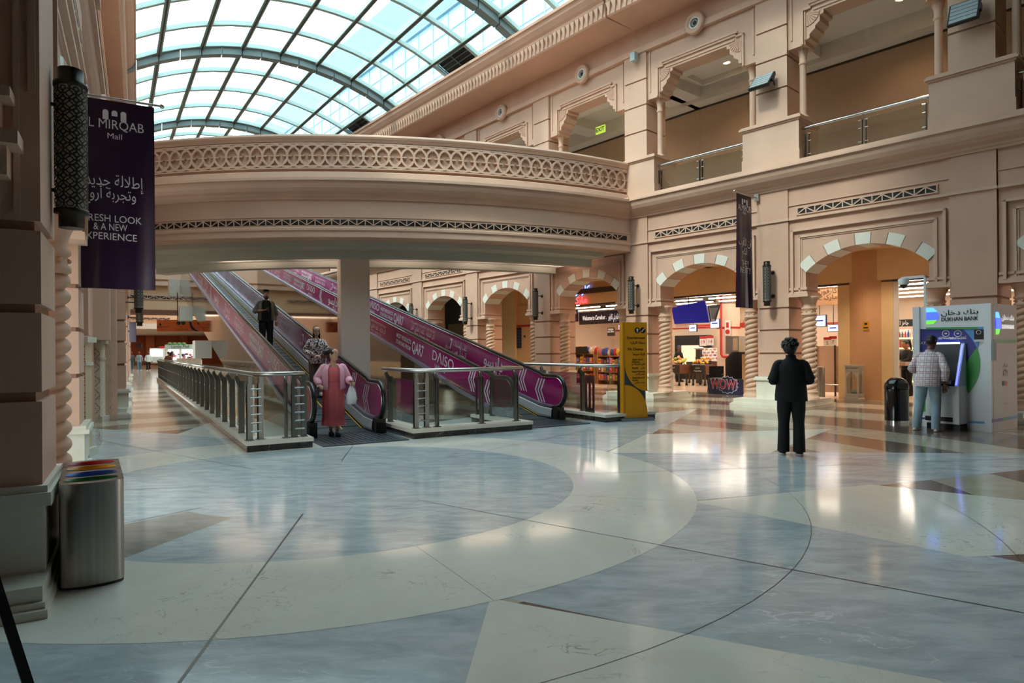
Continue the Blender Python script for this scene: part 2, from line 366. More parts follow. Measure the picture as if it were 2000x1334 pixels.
def crown(mb, x0, x1, off=0.):
    mb.box(x0, x1, -.06+off*.3, .3, 10.45, 10.62, STONE2); mb.box(x0, x1, off*.3, .6, 10.62, 11.25, STONE)
    pr = [(.6, 11.2), (-1.26, 11.2), (-1.3, 11.24), (-1.3, 11.58), (-1.36, 11.6), (-1.38, 11.66), (-1.46, 11.72), (-1.58, 11.85), (-1.62, 11.95), (-1.68, 11.97), (-1.68, 12.06), (-1.3, 12.12), (.6, 12.12)]
    pr = [(y+off if y < 0 else y, z) for y, z in pr]
    mb.prism(pr, 'x', x0, x1, STONE)
    n = int((x1-x0)/.2)
    for i in range(n):                         # pointed teeth under the roof cornice
        a = x0+i*.2; y = -1.3+off
        mb.add([(a+.01, y, 11.56), (a+.19, y, 11.56), (a+.1, y, 11.22), (a+.01, y-.10, 11.56), (a+.19, y-.10, 11.56), (a+.1, y-.03, 11.24)],
               [(0, 2, 1), (3, 4, 5), (0, 3, 5, 2), (1, 2, 5, 4), (0, 1, 4, 3)], STONE2)
    return mb

def wall(name, F, xs_p, xs_b, x0, x1, upper=True, plinth=(.95, .5), skip_lower=()):
    mb = MB()
    for x in xs_p: pier(mb, x, 0., 1.25, *plinth)
    for x in xs_b: lower_bay(mb, x)
    if upper:
        for x in xs_p: upper_pier(mb, x)
        for x in xs_b: upper_bay(mb, x)
    o = struct(mb.build(name)); o.matrix_world = F
    t = MB(); cornice(t, x0, x1); c = struct(t.build('trim_1')); c.matrix_world = F
    if upper:
        t = crown(MB(), x0, x1); c = struct(t.build('trim_2')); c.matrix_world = F
NP = [3.15, -1.12, -5.4]; NBAY = [1.02, -3.26]
FP = [-PER*k for k in range(1, 8)]; FB = [-PER*(k-.5) for k in range(1, 8)]
wall('wall_right', FN, NP+[7.5, 11.85], NBAY+[5.32, 9.67], -5.4, 14)
wall('wall_right_far', FF, FP, FB, -31, 0)
# ---------------------------------------------------------------- left arcade
LZ = (.57, 1.22, 1.27, 1.765, 1.815, 2.27, 2.32)
LP = [.43, 4.6]; LQ = [13.5, 17.85, 22.2, 26.55]
LB = [2.52]; LC = [15.67, 20.02, 24.37]
def left_wall():
    mb = MB(); B = lambda *a: mb.box(*a)
    B(-.40, 1.26, -.06, 1.5, 0, .05, PLW); B(-.36, 1.23, -.045, 1.5, .05, .085, PLW); B(-.33, 1.2, -.03, 1.5, .085, .17, PLW)
    B(-.02, .84, -.01, 1.5, .17, .58, PLW); B(-.08, .9, -.05, 1.5, .58, .66, PLW); B(-.05, .87, -.03, 1.5, .66, .70, PLW)
    B(.04, .74, .035, 1.5, .7, 4.7, JOINT_SHADE)
    for z0, z1 in ((.70, 1.21), (1.27, 1.755), (1.81, 2.26), (2.32, 4.7)): B(.0, .78, 0, 1.5, z0, z1, STONE)
    B(-.17, .0, .14, 1.5, 2.55, 2.72, STONE2); B(-.24, .0, .08, 1.5, 2.72, 2.80, STONE2); B(-.12, .0, .18, 1.5, 2.80, 3.0, STONE); B(-.2, .0, .12, 1.5, 3.0, 3.06, STONE2); B(-.08, .0, .22, 1.5, 3.06, 5.4, STONE)
    B(-.012, .03, .02, .06, 3.1, 4.7, STONE2); B(-.015, 0, .1, .13, 2.35, 4.7, STONE2)
    B(0, .78, 0, 1.5, 4.7, 5.5, STONE)
    pier(mb, 4.6, 0, 1.25, .8, .1, .08, LZ)
    for x in LQ: pier(mb, x, 0, 1.25, .8, .1, -.27, LZ)
    for x in LB: lower_bay(mb, x)
    for x in LC: lower_bay(mb, x)
    B(4.6, 13.3, .3, .9, 0, 5.5, STONE)                       # portal between the mosaic pillars
    B(6.3, 6.9, .1, .35, 1.78, 5.5, STONE); B(11.55, 12.15, .0, .35, 1.8, 5.5, STONE2); B(12.3, 13.1, -.1, .35, 0, 5.5, STONE2)
    for x in LP: upper_pier(mb, x)
    B(-6, 31, .35, .9, 6.1, 11.2, STONE)
    o = struct(mb.build('wall_left')); o.matrix_world = FL
    t = MB(); cornice(t, -6, 8.2, .36); struct(t.build('trim_3')).matrix_world = FL
    t = crown(MB(), -6, 40, 1.13); struct(t.build('trim_4')).matrix_world = FL
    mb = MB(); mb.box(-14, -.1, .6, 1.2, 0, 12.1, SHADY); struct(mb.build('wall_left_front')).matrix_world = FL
left_wall()

# ================================================================ storeys behind the arcades
def storeys(F, x0, x1, dep, up, low_ceil, sfx):
    mb = MB()
    mb.box(x0, x1, .6, dep+1.5, 5.75, 6.1, PLASTER); s = struct(mb.build('floor_upper_'+sfx)); s.matrix_world = F
    mb = MB(); mb.box(x0, x1, up, up+.2, 6.1, 9.9, HOARD); mb.box(x0, x1, up-.02, up+.1, 9.56, 9.62, DSTEEL); s = struct(mb.build('wall_upper_'+sfx)); s.matrix_world = F
    mb = MB(); mb.box(x0, x1, .6, up+.3, 10.1, 10.3, PLASTER)
    n = int((x1-x0)/PER)+1
    for i in range(n+1):
        x = x1-i*PER; mb.box(x-.35, x+.35, .6, up, 9.75, 10.1, PLASTER)
    mb.box(x0, x1, .6, 1.0, 9.72, 10.1, PLASTER); mb.box(x0, x1, up-.5, up, 9.62, 10.1, PLASTER)
    s = struct(mb.build('ceiling_upper_'+sfx)); s.matrix_world = F
    mb = MB(); mb.box(x0, x1, -.1 if sfx == 'left' else -1.15, 14, 12.13, 12.4, PLASTER); s = struct(mb.build('ceiling_roof_'+sfx)); s.matrix_world = F
    mb = MB(); mb.box(x0, x1, .75, dep, 4.3, 4.4, low_ceil); s = struct(mb.build('ceiling_arcade_'+sfx)); s.matrix_world = F
storeys(FN, -5.4, 16, 4.7, 3.3, YELP, 'near')
storeys(FF, -31, 0, 4.7, 3.3, YELP, 'far')
storeys(FL, -6, 31, 4.0, 3.3, PLASTER, 'left')
# ================================================================ footbridge (front edge is an arc)
BC = Vector((-5.675, 33.388, 0)); BR = 16.38
def sweep_arc(mb, prof, a0, a1, n, m, base=BR, cap=True):
    rings = []
    for i in range(n+1):
        a = rad(a0+(a1-a0)*i/n); c, s = math.cos(a), math.sin(a)
        rings.append([(BC.x+(base+o)*c, BC.y+(base+o)*s, z) for o, z in prof])
    k = len(prof)
    for i in range(n):
        mb.add(rings[i]+rings[i+1], [(j, k+j, k+(j+1) % k, (j+1) % k) for j in range(k)], m, False)
    if cap:
        mb.add(rings[0], [tuple(range(k))], m); mb.add(rings[-1], [tuple(range(k))[::-1]], m)
A0, A1, NA = -117, -55.3, 72
br = thing('footbridge', 'curved stone footbridge with pierced parapet crossing the hall above the moving walkways', 'bridge', (0, 0, 0))
b = MB()
sweep_arc(b, [(0, 5.0), (0, 5.5), (.04, 5.5), (.06, 5.54), (.1, 5.58), (.12, 5.63), (.2, 5.68), (.26, 5.76), (.3, 5.85), (.31, 5.92), (.36, 5.93), (.36, 6.0), (.05, 6.05), (.03, 6.22), (.0, 6.24), (-.08, 6.26), (-.08, 7.02), (0, 7.02), (.03, 7.08), (.05, 7.1), (.07, 7.15), (.05, 7.2), (.0, 7.22), (-.25, 7.22), (-.25, 6.1), (-3.6, 6.1), (-3.6, 5.0)], A0, A1, NA, STONE2)
b.build('parapet', br)
b = MB()
sweep_arc(b, [(-3.6, 6.1), (-3.6, 7.2), (-3.8, 7.2), (-3.8, 5.0), (-3.6, 5.0)], A0, A1, NA, STONE2); b.build('rear_parapet', br)
b = MB()
sweep_arc(b, [(0.0, 4.5), (.02, 4.52), (.02, 4.66), (.05, 4.7), (.05, 4.76), (.03, 4.78), (.03, 5.02), (.05, 5.03), (.05, 5.07), (0, 5.08), (-3.8, 5.08), (-3.8, 4.5)], A0, A1, NA, STONE2); b.build('fascia', br)
b = MB()
sweep_arc(b, [(-.5, 4.5), (-.5, 4.36), (-1.1, 4.34), (-1.1, 4.12), (-1.35, 4.12), (-1.35, 4.3), (-3.0, 4.3), (-3.0, 4.12), (-3.4, 4.12), (-3.4, 4.5)], A0, A1-2.2, NA, mat('grey_plaster', 'b9bab0', .7)); b.build('soffit', br)
# pierced frieze: overlapping rings with crossing bars
b = MB()
def atarc(s, z, o): a = rad(-86)+s/BR; return (BC.x+(BR+o)*math.cos(a), BC.y+(BR+o)*math.sin(a), z)
def strip(pts, w, y0=-.085, y1=.0):
    n = len(pts); L = []; R = []
    for i, (s, z) in enumerate(pts):
        d = Vector((pts[min(i+1, n-1)][0]-pts[max(i-1, 0)][0], pts[min(i+1, n-1)][1]-pts[max(i-1, 0)][1])).normalized(); nx, nz = -d.y*w/2, d.x*w/2
        L.append((s+nx, z+nz)); R.append((s-nx, z-nz))
    vs = [atarc(*p, y1) for p in L]+[atarc(*p, y1) for p in R]+[atarc(*p, y0) for p in L]+[atarc(*p, y0) for p in R]
    fs = []
    for i in range(n-1): fs += [(i, n+i, n+i+1, i+1), (2*n+i, i, i+1, 2*n+i+1), (n+i, 3*n+i, 3*n+i+1, n+i+1)]
    b.add(vs, fs, STONE2)
pt = .33; k0, k1 = -26, 27
for k in range(k0, k1):
    s0 = k*pt
    strip([(s0+.335*math.cos(t), 6.66+.29*math.sin(t)) for t in [2*PI*i/20 for i in range(21)]], .055)
    strip([(s0-.13, 6.66), (s0+.13, 6.66)], .028); strip([(s0+pt/2, 6.84), (s0+pt/2, 6.97)], .02); strip([(s0+pt/2, 6.36), (s0+pt/2, 6.48)], .02)
    strip([(s0-.1, 6.365), (s0, 6.395), (s0+.1, 6.365)], .03)
strip([(k0*pt+i*pt/2, 6.985) for i in range((k1-k0)*2)], .035); strip([(k0*pt+i*pt/2, 6.33) for i in range((k1-k0)*2)], .03)
b.build('pierced_frieze', br)
def grille_arc(parent):
    k = MB(); sweep_arc(k, [(.032, 4.83), (.032, 4.97), (.036, 4.97), (.036, 4.83)], A0, A1-.6, NA, BLACK); k.build('grille_slot', parent)
    g = MB(); w = .215; n = int(rad(A1-A0-1)*BR/w)
    for i in range(n):
        s0 = (rad(A0)-rad(-86))*BR+.1+i*w
        for pts, ww in (([(s0, 4.825), (s0, 4.975)], .024), ([(s0, 4.83 if i % 2 else 4.97), (s0+w, 4.97 if i % 2 else 4.83)], .02)):
            n2 = len(pts); d = Vector((pts[1][0]-pts[0][0], pts[1][1]-pts[0][1])).normalized(); nx, nz = -d.y*ww/2, d.x*ww/2
            q = [(pts[0][0]+nx, pts[0][1]+nz), (pts[1][0]+nx, pts[1][1]+nz), (pts[1][0]-nx, pts[1][1]-nz), (pts[0][0]-nx, pts[0][1]-nz)]
            g.add([atarc(*p, .052) for p in q]+[atarc(*p, .034) for p in q], [(3, 2, 1, 0), (0, 1, 5, 4), (1, 2, 6, 5), (2, 3, 7, 6), (3, 0, 4, 7)], STONE2)
    g.build('vent_grille', parent)
grille_arc(br)
b = MB(); p = D(691, 690, 18.7); p.z = 0; b.box(-.4, .4, -.4, .4, 0, 4.13, mat('column_plaster', 'd6c4b4', .65)); o = b.build('bridge_column'); o.matrix_world = Matrix.Translation(p) @ Matrix.Rotation(rad(22), 4, 'Z')
tag(o, 'square plain column under the footbridge between the two moving walkways', 'column')

# straight lattice vents over each arch
def grille(F, x, hw, z, label, cat='vent', n=14, y=.03):
    t = thing('vent_grille', label, cat, group=None); t.matrix_world = F @ Matrix.Translation((x, y, z))
    k = MB(); k.box(-hw, hw, -.012, .0, -.07, .07, BLACK); k.build('slot', t)
    g = MB(); w = 2*hw/n
    for i in range(n+1): g.box(-hw+i*w-.013, -hw+i*w+.013, -.03, -.012, -.075, .075, STONE2)
    for i in range(n):
        a, c = (-.07, .07) if i % 2 == 0 else (.07, -.07); x0 = -hw+i*w; s = .016
        g.prism([(x0, a-s), (x0+w, c-s), (x0+w, c+s), (x0, a+s)], 'y', -.028, -.012, STONE2)
    g.box(-hw-.03, hw+.03, -.03, 0, .07, .095, STONE2); g.box(-hw-.03, hw+.03, -.03, 0, -.095, -.07, STONE2)
    g.build('lattice', t); return t
grille(FN, NBAY[0], 1.5, 4.9, 'long lattice vent strip over the arch behind the bank machine')
grille(FN, NBAY[1], 1.46, 4.9, 'lattice vent strip over the arch beside the yellow directory sign')
for i, x in enumerate(FB[:6]):
    grille(FF, x, 1.46, 4.9, ['lattice vent strip over the first arch past the bridge end', 'lattice vent strip above the arch with the red strip door', 'lattice vent strip over the dark arch behind the moving walkway', 'lattice vent strip over the small far arch near the square column', 'lattice vent strip just right of the square column', 'lattice vent strip hidden behind the square column'][i])
grille(FL, LB[0], 1.46, 4.9, 'lattice vent strip high on the left wall above the near wall lantern')

# ================================================================ glass barrel roof
sk = thing('skylight', 'glazed barrel roof of pale green metal bars and slate ribs over the hall', 'skylight', (0, 0, 0))
VV = Vector((-math.sin(rad(30.9)), math.cos(rad(30.9)), 0)); VU = Vector((math.cos(rad(30.9)), math.sin(rad(30.9)), 0))
def vault(d, f, dz=0.):                       # d along the hall, f 0..1 across
    ul, ur = -.25, 11.2+(27.16-d)*.158
    ur = max(ur, 5.5); h = (ur-ul)/2; R = h*1.72; u = ul+f*(ur-ul)
    zc = 13.55+(27.16-d)*.045
    z = zc-R+math.sqrt(max(R*R-(u-ul-h)**2, 0))+dz
    p = VU*u+VV*d; return Vector((p.x, p.y, z))
RD = [6.81, 10.88, 19.02, 27.16, 35.3, 43.44, 51.58, 59.72, 67.86]; NF = 8
for d in RD:
    b = MB(); n = 16
    for i in range(n):
        f0, f1 = i/n, (i+1)/n
        vs = []
        for f in (f0+.0015, f1-.0015):
            for dd in (-.17, .17):
                for dz in (-.36, .06): vs.append(vault(d, f, dz)+VV*dd)
        b.add(vs, [(0, 4, 6, 2), (1, 3, 7, 5), (0, 1, 5, 4), (2, 6, 7, 3), (0, 2, 3, 1), (4, 5, 7, 6)], ALUD)
        vs = [vault(d, f, dz)+VV*dd for f in (f0, f1) for dd in (-.3, -.17) for dz in (-.1, .06)]
        b.add(vs, [(0, 4, 6, 2), (1, 3, 7, 5), (0, 1, 5, 4), (2, 6, 7, 3)], ALU)
    b.build('arch_rib', sk)
def bar(mb, a, c, w, h, m):
    d = (c-a).normalized(); s = d.cross(Vector((0, 0, 1))).normalized()*w/2; up = Vector((0, 0, h))
    vs = [a-s, a+s, a+s-up, a-s-up, c-s, c+s, c+s-up, c-s-up]
    mb.add(vs, [(0, 1, 5, 4), (1, 2, 6, 5), (2, 3, 7, 6), (3, 0, 4, 7), (0, 3, 2, 1), (4, 5, 6, 7)], m)
for k in range(NF+1):
    b = MB()
    for i in range(len(RD)-1):
        bar(b, vault(RD[i], k/NF, .02), vault(RD[i+1], k/NF, .02), .17, .17, ALU)
        bar(b, vault(RD[i], k/NF, -.14), vault(RD[i+1], k/NF, -.14), .05, .06, DSTEEL)
    b.build('purlin', sk)
for i in range(len(RD)-1):
    for j in (1, 2, 3):
        d = RD[i]+(RD[i+1]-RD[i])*j/4; b = MB()
        for q in range(16): bar(b, vault(d, q/16, .02), vault(d, (q+1)/16, .02), .15, .16, ALU)
        b.build('glazing_bar', sk)
gp = MB()
for i in range(len(RD)-1):
    for j in range(4):
        d0 = RD[i]+(RD[i+1]-RD[i])*j/4; d1 = RD[i]+(RD[i+1]-RD[i])*(j+1)/4
        for k in range(NF): gp.add([vault(d0, k/NF, .03), vault(d0, (k+1)/NF, .03), vault(d1, (k+1)/NF, .03), vault(d1, k/NF, .03)], [(0, 1, 2, 3)], ROOFG)
gp.build('glass_panes', sk)
for d0, k, lab in ((19.02+2.035, 7, 0), (27.16+2.035, 7, 1), (10.88+2.035, 7, 2)):   # black smoke vents in the lowest row
    b = MB(); d1 = d0+2.03
    P = lambda a, c, dz: vault(d0+(d1-d0)*a, (k+c)/NF, dz)
    b.add([P(.06, .1, 0), P(.94, .1, 0), P(.94, .98, 0), P(.06, .98, 0)], [(0, 1, 2, 3)], BLACK)
    b.build('smoke_vent', sk)
    s = MB()
    for i in range(9): bar(s, P(.06, .1+.88*i/8, -.03), P(.94, .1+.88*i/8, -.03), .03, .02, ALUD)
    for a in (.06, .5, .94): bar(s, P(a, .1, -.03), P(a, .98, -.03), .04, .03, ALUD)
    s.build('vent_slats', sk)
# ends of the hall so that daylight comes through the roof only
mb = MB(); e = VU*5.5+VV*68.2; mb.box(-9, 9, 0, .3, 10, 16, STONE); o = struct(mb.build('wall_gable_far')); o.matrix_world = Matrix.Translation(e) @ Matrix.Rotation(rad(30.9), 4, 'Z')
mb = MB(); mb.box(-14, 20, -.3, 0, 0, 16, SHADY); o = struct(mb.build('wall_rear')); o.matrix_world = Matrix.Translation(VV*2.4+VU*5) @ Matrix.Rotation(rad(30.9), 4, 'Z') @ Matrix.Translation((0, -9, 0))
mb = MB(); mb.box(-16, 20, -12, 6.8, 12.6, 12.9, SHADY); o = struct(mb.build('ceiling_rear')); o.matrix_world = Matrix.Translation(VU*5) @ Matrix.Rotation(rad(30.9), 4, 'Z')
# towers seen through the glass
def lpp(F, px, py, Y):
    Fi = F.inverted(); o = Fi @ Vector((0, 0, CH)); d = Fi.to_3x3() @ ray(px, py); return o+d*((Y-o.y)/d.y)
TY = 12.0; z1 = lpp(FF, 647, 110, TY).z; z2 = lpp(FF, 660, 185, TY).z
tb = thing('office_tower', 'long pale blue panelled building seen through the right half of the glass roof', 'building')
tw = mat('tower_cladding', '9cc8de', .5); tw2 = mat('tower_dark', '7fa9c2', .4)
b = MB(); b.box(-90, 40, 0, 8, 13, z2, tw); b.build('facade', tb)
b = MB(); b.box(-90, 40, -.25, 8, z2, z1, mat('tower_louvre', '6f93ab', .5)); b.build('roof_band', tb)
b = MB()
for i in range(60): b.box(-90+i*2.2-.05, -90+i*2.2+.05, -.06, 0, 13, z2, tw2)
for i in range(9): b.box(-90, 40, -.06, 0, 14+i*(z2-14)/9-.04, 14+i*(z2-14)/9+.04, tw2)
b.build('panel_joints', tb); tb.matrix_world = FF @ Matrix.Translation((0, TY, 0))
zp = lpp(FF, 858, 161, 6.0).z
pb = MB(); pb.box(-90, 40, 0, .5, 12.4, zp, mat('pink_parapet', 'd2bcb8', .8)); o = pb.build('roof_parapet'); o.matrix_world = FF @ Matrix.Translation((0, 6.0, 0)); tag(o, 'pinkish outer roof parapet seen through the lowest roof panes', 'parapet')
for a in (-100, -90, -80, -70, -61):
    d = bpy.data.lights.new('cove_light', 'AREA'); d.energy = 26; d.color = (1, .74, .6); d.shape = 'RECTANGLE'; d.size = 1.6; d.size_y = .5
    o = bpy.data.objects.new('cove_light', d); COL.objects.link(o); o.location = (BC.x+(BR-2.2)*math.cos(rad(a)), BC.y+(BR-2.2)*math.sin(rad(a)), 4.13); o.rotation_euler = (PI, 0, rad(a+90))
# ================================================================ moving walkways (frame FE: x right, y away, z up)
PURP = mat('magenta_panel', '9a1266', .22, coat=.3); PURPD = mat('magenta_panel_faded', '96304f', .3)
WHT = mat('white_print', 'e6dfe6', .5); RUB = mat('black_rubber', '101113', .35); BELT = mat('belt_grey', '2b3236', .5, var=.1, scale=8)
YEL = mat('safety_yellow', 'caa11e', .5); LAV = mat('deck_aluminium', 'a9a9bd', .3, .6); MIRR = mat('mirror_steel', '9b8c78', .06, 1., bump=.02, bscale=1.2)
SKIRT = mat('skirt_steel', 'dde4e8', .35, .5)
SL = .221; ANG = math.atan(SL)
def top(v): return .95 if v < 1.55 else .615+SL*v if v > 1.75 else .95+(v-1.55)**2*.25+.0
def hpath(vend, off=0.):                       # handrail centre line, (v, z)
    R = .34-off; P = []
    for i in range(13):
        t = -PI/2-PI*i/12; P.append((1.16+R*math.cos(t), .61+R*math.sin(t)))
    for v in (1.4, 1.55, 1.65, 1.8, 2.1): P.append((v, top(v)-off*1.0))
    P.append((vend, top(vend)-off)); return P
def low(v): # lower edge of the panels
    pts = [(1.16, .28), (1.7, .31), (3.3, .62), (5.25, 1.13), (40, 1.13+SL*34.75)]
    for (a, b), (c, d) in zip(pts, pts[1:]):
        if v <= c: return b+(d-b)*(v-a)/(c-a)
VE = 29.5
def walkway_text(mb, u, items):
    for v, w, kind in items:
        c, s = math.cos(ANG), math.sin(ANG)
        z = top(v)-.34
        if v < 2.0: z = .62
        def T(dv, dz): # dv toward the viewer's right (down the slope)
            return face((u, v-dv*c-dz*s, z-dv*s+dz*c), (0, -c, -s), (0, -s, c))
        if kind == 'chev':
            for k in (-1, 0, 1):
                x = k*.11
                for sg in (-1, 1):
                    p = [(x-.1, 0), (x+.05, sg*.26), (x+.1, sg*.26), (x-.05, 0)]
                    mb.add([(a, b, 0) for a, b in p], [(0, 1, 2, 3) if sg < 0 else (3, 2, 1, 0)], WHT, False, face((u, v, .62 if v < 2.2 else z), (0, -1, -.06), (0, 0, 1)))
        elif kind == 'qar':
            text(mb, 'MOST PRODUCTS', T(-w*.22, .09), .16, WHT, wid=w*.55, bold=.004); text(mb, 'STARTING FROM', T(-w*.22, -.09), .16, WHT, wid=w*.55, bold=.004)
            text(mb, 'QAR7', T(w*.3, 0), .42, WHT, wid=w*.4, bold=.008)
        elif kind == 'daiso':
            text(mb, 'DΛISO', T(0, .07), .36, WHT, wid=w); text(mb, 'JAPAN', T(-w*.1, -.17), .15, WHT, wid=w*.5)
        elif kind == 'you':
            text(mb, 'YOU NAME IT, WE HAVE IT | FIRST FLOOR', T(0, .13), .1, WHT, wid=w); text(mb, 'اكثر التكلفة . تكلفة | الطابق الأول', T(.0, -.02), .2, WHT, wid=w); text(mb, 'Home . Stationery . Toys', T(0, -.16), .09, WHT, wid=w*.6)
        elif kind == 'ar7':
            text(mb, 'اغلب المنتجات', T(w*.15, .09), .22, WHT, wid=w*.62); text(mb, 'تبدأ من', T(w*.15, -.11), .22, WHT, wid=w*.62); text(mb, '7', T(-w*.25, .02), .42, WHT, wid=.16, bold=.01); text(mb, 'ر.ق', T(-w*.42, -.06), .18, WHT)
        elif kind == 'ard':
            text(mb, 'دايسو', T(0, .06), .45, WHT, wid=w, bold=.006); text(mb, 'اليابان', T(w*.2, -.17), .16, WHT, wid=w*.4)
def walkway(name, u0, u1, label, texts, face_mat):
    t = thing(name, label, 'moving walkway'); t.matrix_world = FE
    for u, txt, pm in ((u0, texts[0], face_mat), (u1, texts[1], PURP)):
        b = MB(); hp = hpath(VE, .03)
        vs = [.95+.0*i for i in ()]
        lowp = [(v, low(v)) for v in (1.7, 2.4, 3.3, 4.2, 5.25, VE)]
        b.prism(hp+lowp[::-1], 'x', u-.03, u+.03, pm)
        walkway_text(b, u-.034, txt); b.build('balustrade', t)
        h = MB(); P = hpath(VE); h.tube([(u, v, z) for v, z in [(1.5, .27)]+P], .042, RUB, 8); h.build('handrail', t)
        g = MB(); P = hpath(VE, .035); g.tube([(u-.035, v, z) for v, z in P], .012, CHROME, 5); g.build('handrail_guide', t)
        d = MB(); d.prism([(v, low(v)+.03) for v in (1.2, 1.7, 3.3, 5.25, VE)]+[(v, low(v)-.06) for v in (VE, 5.25, 3.3, 1.7, 1.2)], 'x', u-.09, u-.03, LAV); d.build('deck_strip', t)
        k = MB(); sg = 1 if u == u0 else -1; VS = (1.2, 1.7, 2.4, 3.3, 4.2, 5.25, VE); L = []
        bz = lambda v: .03 if v < 1.7 else .03+SL*(v-1.7)
        prof = [[(u+sg*.03, v, low(v)+.02), (u+sg*.10, v, low(v)-.05), (u+sg*.115, v, max(low(v)-.2, bz(v)+.03)), (u+sg*.1, v, bz(v)+.02)] for v in VS]
        k.loft(prof, SKIRT, closed=False, smooth=False); k.build('skirt', t)
        nb = MB(); nb.box(u-.09, u+.09, 1.0, 1.75, 0, .28, DSTEEL); nb.box(u-.07, u+.07, .92, 1.0, 0, .2, RUB); nb.build('newel_base', t)
    for u, nm in ((u0-.05, 'side_cladding'), (u1+.05, 'side_cladding')):
        c = MB(); c.prism([(1.3, .0), (1.3, .25), (5.25, 1.1), (VE, .0+SL*VE-.02), (VE, 4.83), (6.8, 0)], 'x', u-.02, u+.02, MIRR); c.build(nm, t)
    b = MB(); um, ux = u0+.1, u1-.1
    zb = lambda v: 0.03 if v < 1.7 else .03+SL*(v-1.7)
    b.add([(um, 1.3, .03), (ux, 1.3, .03), (ux, 1.75, .04), (um, 1.75, .04), (um, VE, zb(VE)), (ux, VE, zb(VE))], [(0, 1, 2, 3), (3, 2, 5, 4)], BELT)
    v = 1.9
    while v < VE:
        b.box(um, ux, v-.012, v+.012, 0, .006, RUB, Matrix.Translation((0, 0, zb(v)-.001))); v += .4
    for x in (um+.03, (um+ux)/2+.12, ux-.03):
        b.add([(x-.012, 1.75, .048), (x+.012, 1.75, .048), (x+.012, VE, zb(VE)+.008), (x-.012, VE, zb(VE)+.008)], [(0, 1, 2, 3)], YEL)
    b.build('belt', t)
    c = MB(); c.box(u0-.1, u1+.1, -.1 if u0 < 3 else .1, 1.5, 0, .022, mat('comb_plate', '5a646b', .4, .7))
    for i in range(14): x = u0+(u1-u0)*(i+.5)/14; c.box(x-.012, x+.012, 0 if u0 < 3 else .2, 1.4, .022, .026, RUB)
    c.build('comb_plate', t)
    e = MB(); e.prism([(1.7, 0), (VE, -.4+SL*VE), (VE, 4.9), (7, .02)], 'x', um, ux, mat('walkway_underside', '8b8579', .6)); e.build('truss', t)
    return t
L2 = [(9.0, 1.6, 'you'), (6.35, 2.0, 'qar'), (4.2, 1.25, 'daiso'), (2.6, .3, 'chev'), (1.85, .3, 'chev'), (13.9, 1.2, 'ard'), (15.6, .3, 'chev'), (17.2, 1.3, 'daiso'), (19.3, 2.0, 'qar'), (21.7, 1.7, 'you'), (24.0, 1.4, 'ar7'), (26.4, 1.1, 'ard'), (11.4, 1.4, 'ar7')]
R2 = [(1.75, .3, 'chev'), (2.5, .3, 'chev'), (3.9, 1.0, 'ard'), (6.0, 1.4, 'ar7'), (8.4, 1.9, 'you'), (11.1, 2.3, 'qar'), (13.0, 1.3, 'daiso'), (14.5, .3, 'chev'), (16., 1.1, 'ard'), (18.2, 1.4, 'ar7'), (20.6, 1.8, 'you'), (23.2, 2.2, 'qar'), (25.5, 1.3, 'daiso')]
R1 = [(1.75, .3, 'chev'), (2.5, .3, 'chev'), (4.2, 1.0, 'ard'), (6.5, 1.4, 'ar7'), (9.4, 1.9, 'you'), (14.0, 2.1, 'qar'), (17.4, 1.3, 'daiso'), (19.2, .3, 'chev'), (21.2, 1.4, 'ar7'), (11.6, 1.2, 'ard'), (23.6, 1.8, 'you')]
L1 = [(1.85, .3, 'chev'), (2.6, .3, 'chev'), (4.2, 1.25, 'daiso'), (6.3, 1.9, 'qar'), (9.0, 1.6, 'you'), (11.4, 1.4, 'ar7'), (13.9, 1.1, 'ard'), (15.6, .3, 'chev'), (17.2, 1.3, 'daiso'), (19.3, 2.0, 'qar'), (21.7, 1.7, 'you'), (24., 1.4, 'ar7')]
walkway('moving_walkway', 1.22, 2.46, 'left inclined moving walkway with magenta panels and three people on it', (L1, R1), PURPD)
walkway('moving_walkway', 5.2, 6.46, 'right inclined moving walkway with magenta panels and no riders', (L2, R2), PURP)
def lpx(F, px, py, X):
    Fi = F.inverted(); o = Fi @ Vector((0, 0, CH)); d = Fi.to_3x3() @ ray(px, py); return o+d*((X-o.x)/d.x)
for px, p0, p1, lab in ((381, 665, 700, 'white box below the moving walkway, lowest of three'), (351, 598, 626, 'white box below the moving walkway, middle one of three'), (330, 545, 578, 'white box below the moving walkway, highest of three')):
    a, c = lpx(FE, px, p0, .62), lpx(FE, px, p1, .62)
    b = MB(); b.box(.62, 1.16, a.y, a.y+1.0, c.z, a.z, mat('white_box', 'cfcbc0', .6)); o = b.build('white_box'); o.matrix_world = FE; tag(o, lab, 'box', 'white boxes below the moving walkway')

# ================================================================ glass railings of the yard
CAP = mat('kerb_limestone', 'd8d0c0', .35, var=.04)
CLP = CHROME
def post(name, parent, x, y, ang=0., z0=.16, zt=1.13, wide=.06):
    T = Matrix.Translation((x, y, 0)) @ Matrix.Rotation(ang, 4, 'Z')   # local x along the rail
    b = MB()
    b.box(-wide/2-.035, wide/2+.035, -.05, .05, z0, z0+.012, RST, T)
    for s in (-1, 1): b.box(s*wide*.33-.007, s*wide*.33+.007, -.045, .045, z0, zt-.1, RST, T)
    for s in (-1, 1): b.prism([(-.045, zt-.2), (.045, zt-.2), (.11, zt-.04), (.07, zt)], 'x', s*wide*.33-.007, s*wide*.33+.007, RST, T)
    b.tube([(0, .065, zt-.04), (0, .065, zt+.01)], .012, CHROME, 6, T=T)
    for z in (z0+.2, z0+.6): b.tube([(0, -.03, z), (0, .06, z)], .012, CHROME, 6, T=T)
    return b.build(name, parent)
